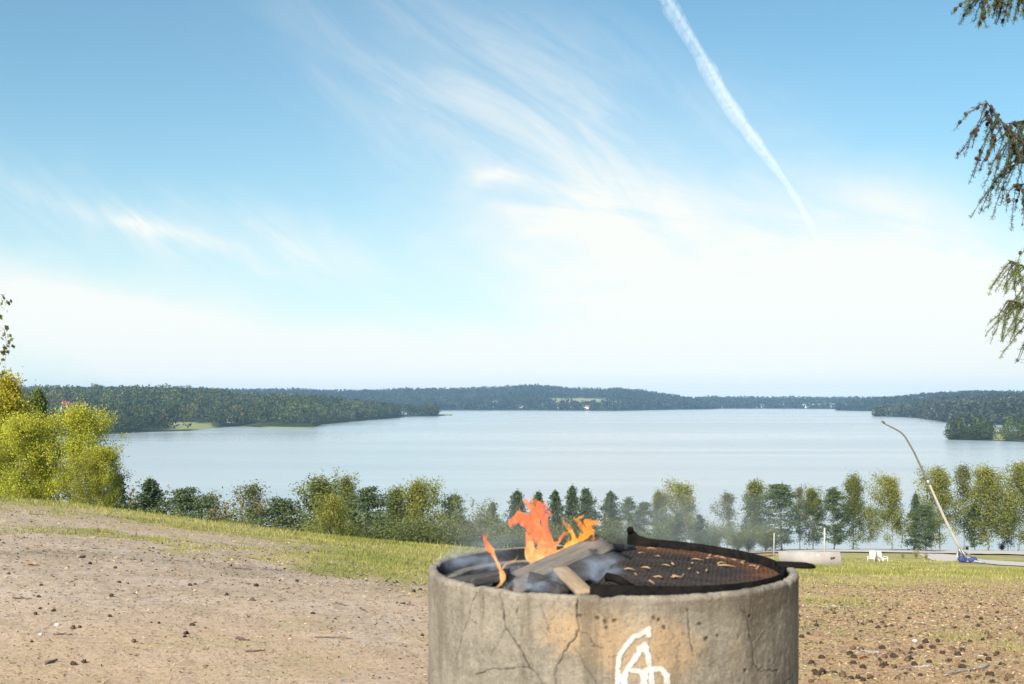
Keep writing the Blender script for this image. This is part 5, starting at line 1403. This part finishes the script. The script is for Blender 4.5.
# ------------------------------------------------------------------ sky, sun, camera
SUN=Vector((-.42,-.72,.60)).normalized(); EL=math.asin(SUN.z)
def world():
    w=bpy.data.worlds.new('World'); sc.world=w; w.use_nodes=True; nt=NT(w.node_tree); nt.n.clear()
    out=nt.new('ShaderNodeOutputWorld'); bg=nt.new('ShaderNodeBackground')
    sky=nt.new('ShaderNodeTexSky'); sky.sky_type='NISHITA'; sky.sun_disc=False
    sky.sun_elevation=EL; sky.sun_rotation=math.atan2(SUN.x,SUN.y); sky.altitude=150; sky.air_density=1.0; sky.dust_density=.6; sky.ozone_density=1.6
    tc=nt.coord('Generated'); sp=nt.new('ShaderNodeSeparateXYZ'); nt.l.new(tc,sp.inputs[0]); x,y,z=sp.outputs
    yy=nt.m('MAXIMUM',nt.m('ABSOLUTE',y),.05)
    u0=nt.m('DIVIDE',x,yy); v0=nt.m('DIVIDE',z,yy)
    front=nt.ss(y,.05,.4)
    cb=nt.new('ShaderNodeCombineXYZ'); nt.l.new(u0,cb.inputs[0]); nt.l.new(v0,cb.inputs[1]); uv=cb.outputs[0]
    wz=nt.noise(5,uv,4,.6); wy=nt.noise(5,nt.map(uv,(1,1,1),(0,0,0),(7,3,1)),4,.6)
    u=nt.m('ADD',u0,nt.m('MULTIPLY',nt.m('SUBTRACT',wz,.5),.16)); v=nt.m('ADD',v0,nt.m('MULTIPLY',nt.m('SUBTRACT',wy,.5),.09))
    def blob(px,py,rx,ry,ang=0,raw=False):
        cu=(px-CX)/F; cv=(HY-py)/F; c,s_=math.cos(R(ang)),math.sin(R(ang))
        du=nt.m('SUBTRACT',u0 if raw else u,cu); dv=nt.m('SUBTRACT',v0 if raw else v,cv)
        a=nt.m('ADD',nt.m('MULTIPLY',du,c),nt.m('MULTIPLY',dv,s_)); b=nt.m('SUBTRACT',nt.m('MULTIPLY',dv,c),nt.m('MULTIPLY',du,s_))
        e=nt.m('ADD',nt.m('POWER',nt.m('MULTIPLY',nt.m('ABSOLUTE',a),F/rx),2),nt.m('POWER',nt.m('MULTIPLY',nt.m('ABSOLUTE',b),F/ry),2))
        return nt.m('EXPONENT',nt.m('MULTIPLY',e,-1))
    # cirrus fibre textures, stretched along two directions
    f1=nt.noise(6,nt.map(nt.map(uv,(1,1,1),(0,0,R(36))),(.8,3.6,1)),6,.66,.7); f2=nt.noise(5,nt.map(nt.map(uv,(1,1,1),(0,0,R(9))),(.8,2.8,1)),6,.64,.7)
    fib1=nt.ss(f1,.34,.74); fib2=nt.ss(f2,.30,.72)
    add=lambda *a:(a[0] if len(a)==1 else nt.m('ADD',a[0],add(*a[1:])))
    mul=lambda a,b:nt.m('MULTIPLY',a,b)
    D=add(mul(mul(blob(720,285,260,95,-6),.95),nt.m('ADD',.42,mul(fib2,.55))),
          mul(mul(blob(560,225,80,40,0),.5),fib2),
          mul(mul(blob(720,345,170,26,-3),.45),nt.m('ADD',.4,fib2)),
          mul(mul(blob(940,320,160,90,-20),.75),nt.m('ADD',.5,mul(fib2,.5))),
          mul(mul(blob(470,110,210,90,-35),.28),nt.m('ADD',.35,fib1)),
          mul(mul(blob(640,150,180,80,-30),.30),nt.m('ADD',.45,fib1)),
          mul(mul(blob(485,183,36,11,12),.5),nt.m('ADD',.3,fib2)),
          mul(mul(blob(195,240,125,8,-17,False),.42),nt.m('ADD',.45,fib1)),
          mul(mul(blob(250,243,130,34,-10),.45),nt.m('ADD',.4,fib1)),
          mul(mul(blob(70,320,330,52,-9),.80),nt.m('ADD',.6,mul(fib2,.4))),
          mul(mul(blob(40,200,160,40,-12),.20),nt.m('ADD',.4,fib1)),
          mul(mul(blob(370,365,330,36,-2),.45),nt.m('ADD',.7,mul(fib2,.3))))
    D=mul(D,front)
    # thin general veil thickening toward the horizon; loose cirrus in the rest of the sky
    veil=nt.m('EXPONENT',mul(nt.m('MAXIMUM',v0,0),-7.5)); D=nt.m('ADD',nt.m('ADD',D,.035),mul(veil,.66))
    cz=nt.new('ShaderNodeCombineXYZ'); zz=nt.m('MAXIMUM',z,.06); nt.l.new(nt.m('DIVIDE',x,zz),cz.inputs[0]); nt.l.new(nt.m('DIVIDE',y,zz),cz.inputs[1])
    gen=nt.ss(nt.noise(1.1,nt.map(cz.outputs[0],(.5,1.6,1),(0,0,.5)),6,.62,.4),.42,.75)
    D=nt.m('ADD',D,mul(mul(gen,.5),nt.m('SUBTRACT',1,front)))
    D=nt.m('MINIMUM',nt.m('MAXIMUM',D,0),.97)
    skyc=nt.mix(1.0,sky.outputs[0],SKYTINT,'MULTIPLY')
    cold=nt.mix(D,skyc,CLOUD)
    nt.l.new(cold,bg.inputs[0]); bg.inputs[1].default_value=SKYSTR
    nt.l.new(bg.outputs[0],out.inputs[0])
    w.cycles.sampling_method='MANUAL'; w.cycles.sample_map_resolution=512
SKYSTR=.10; SKYTINT=(.36,.66,.68); CLOUD=(4.65,4.70,4.46)
world()
sl=bpy.data.lights.new('sun','SUN'); sl.energy=3.9; sl.angle=R(7); sl.color=(1,.945,.86)
so=link(bpy.data.objects.new('sun',sl)); so.rotation_euler=SUN.to_track_quat('Z','Y').to_euler(); so.location=(-5,-6,20)
cam=bpy.data.cameras.new('camera'); co=link(bpy.data.objects.new('camera',cam)); co.location=(0,0,ZC); co.rotation_euler=(R(90),0,0)
cam.sensor_width=36; cam.lens=36*F/1024; cam.shift_x=0; cam.shift_y=(HY-342)/1024; cam.clip_start=.05; cam.clip_end=150000
cam.dof.use_dof=True; cam.dof.focus_distance=45; cam.dof.aperture_fstop=8
sc.camera=co
sc.view_settings.view_transform='Standard'; sc.view_settings.look='None'; sc.view_settings.gamma=1; sc.view_settings.exposure=1.1
sc.render.engine='CYCLES'; cy=sc.cycles
cy.max_bounces=6; cy.diffuse_bounces=2; cy.glossy_bounces=2; cy.transmission_bounces=2; cy.volume_bounces=1; cy.transparent_max_bounces=12
cy.use_denoising=True; cy.denoiser='OPENIMAGEDENOISE'; cy.caustics_reflective=False; cy.caustics_refractive=False; cy.sample_clamp_indirect=6
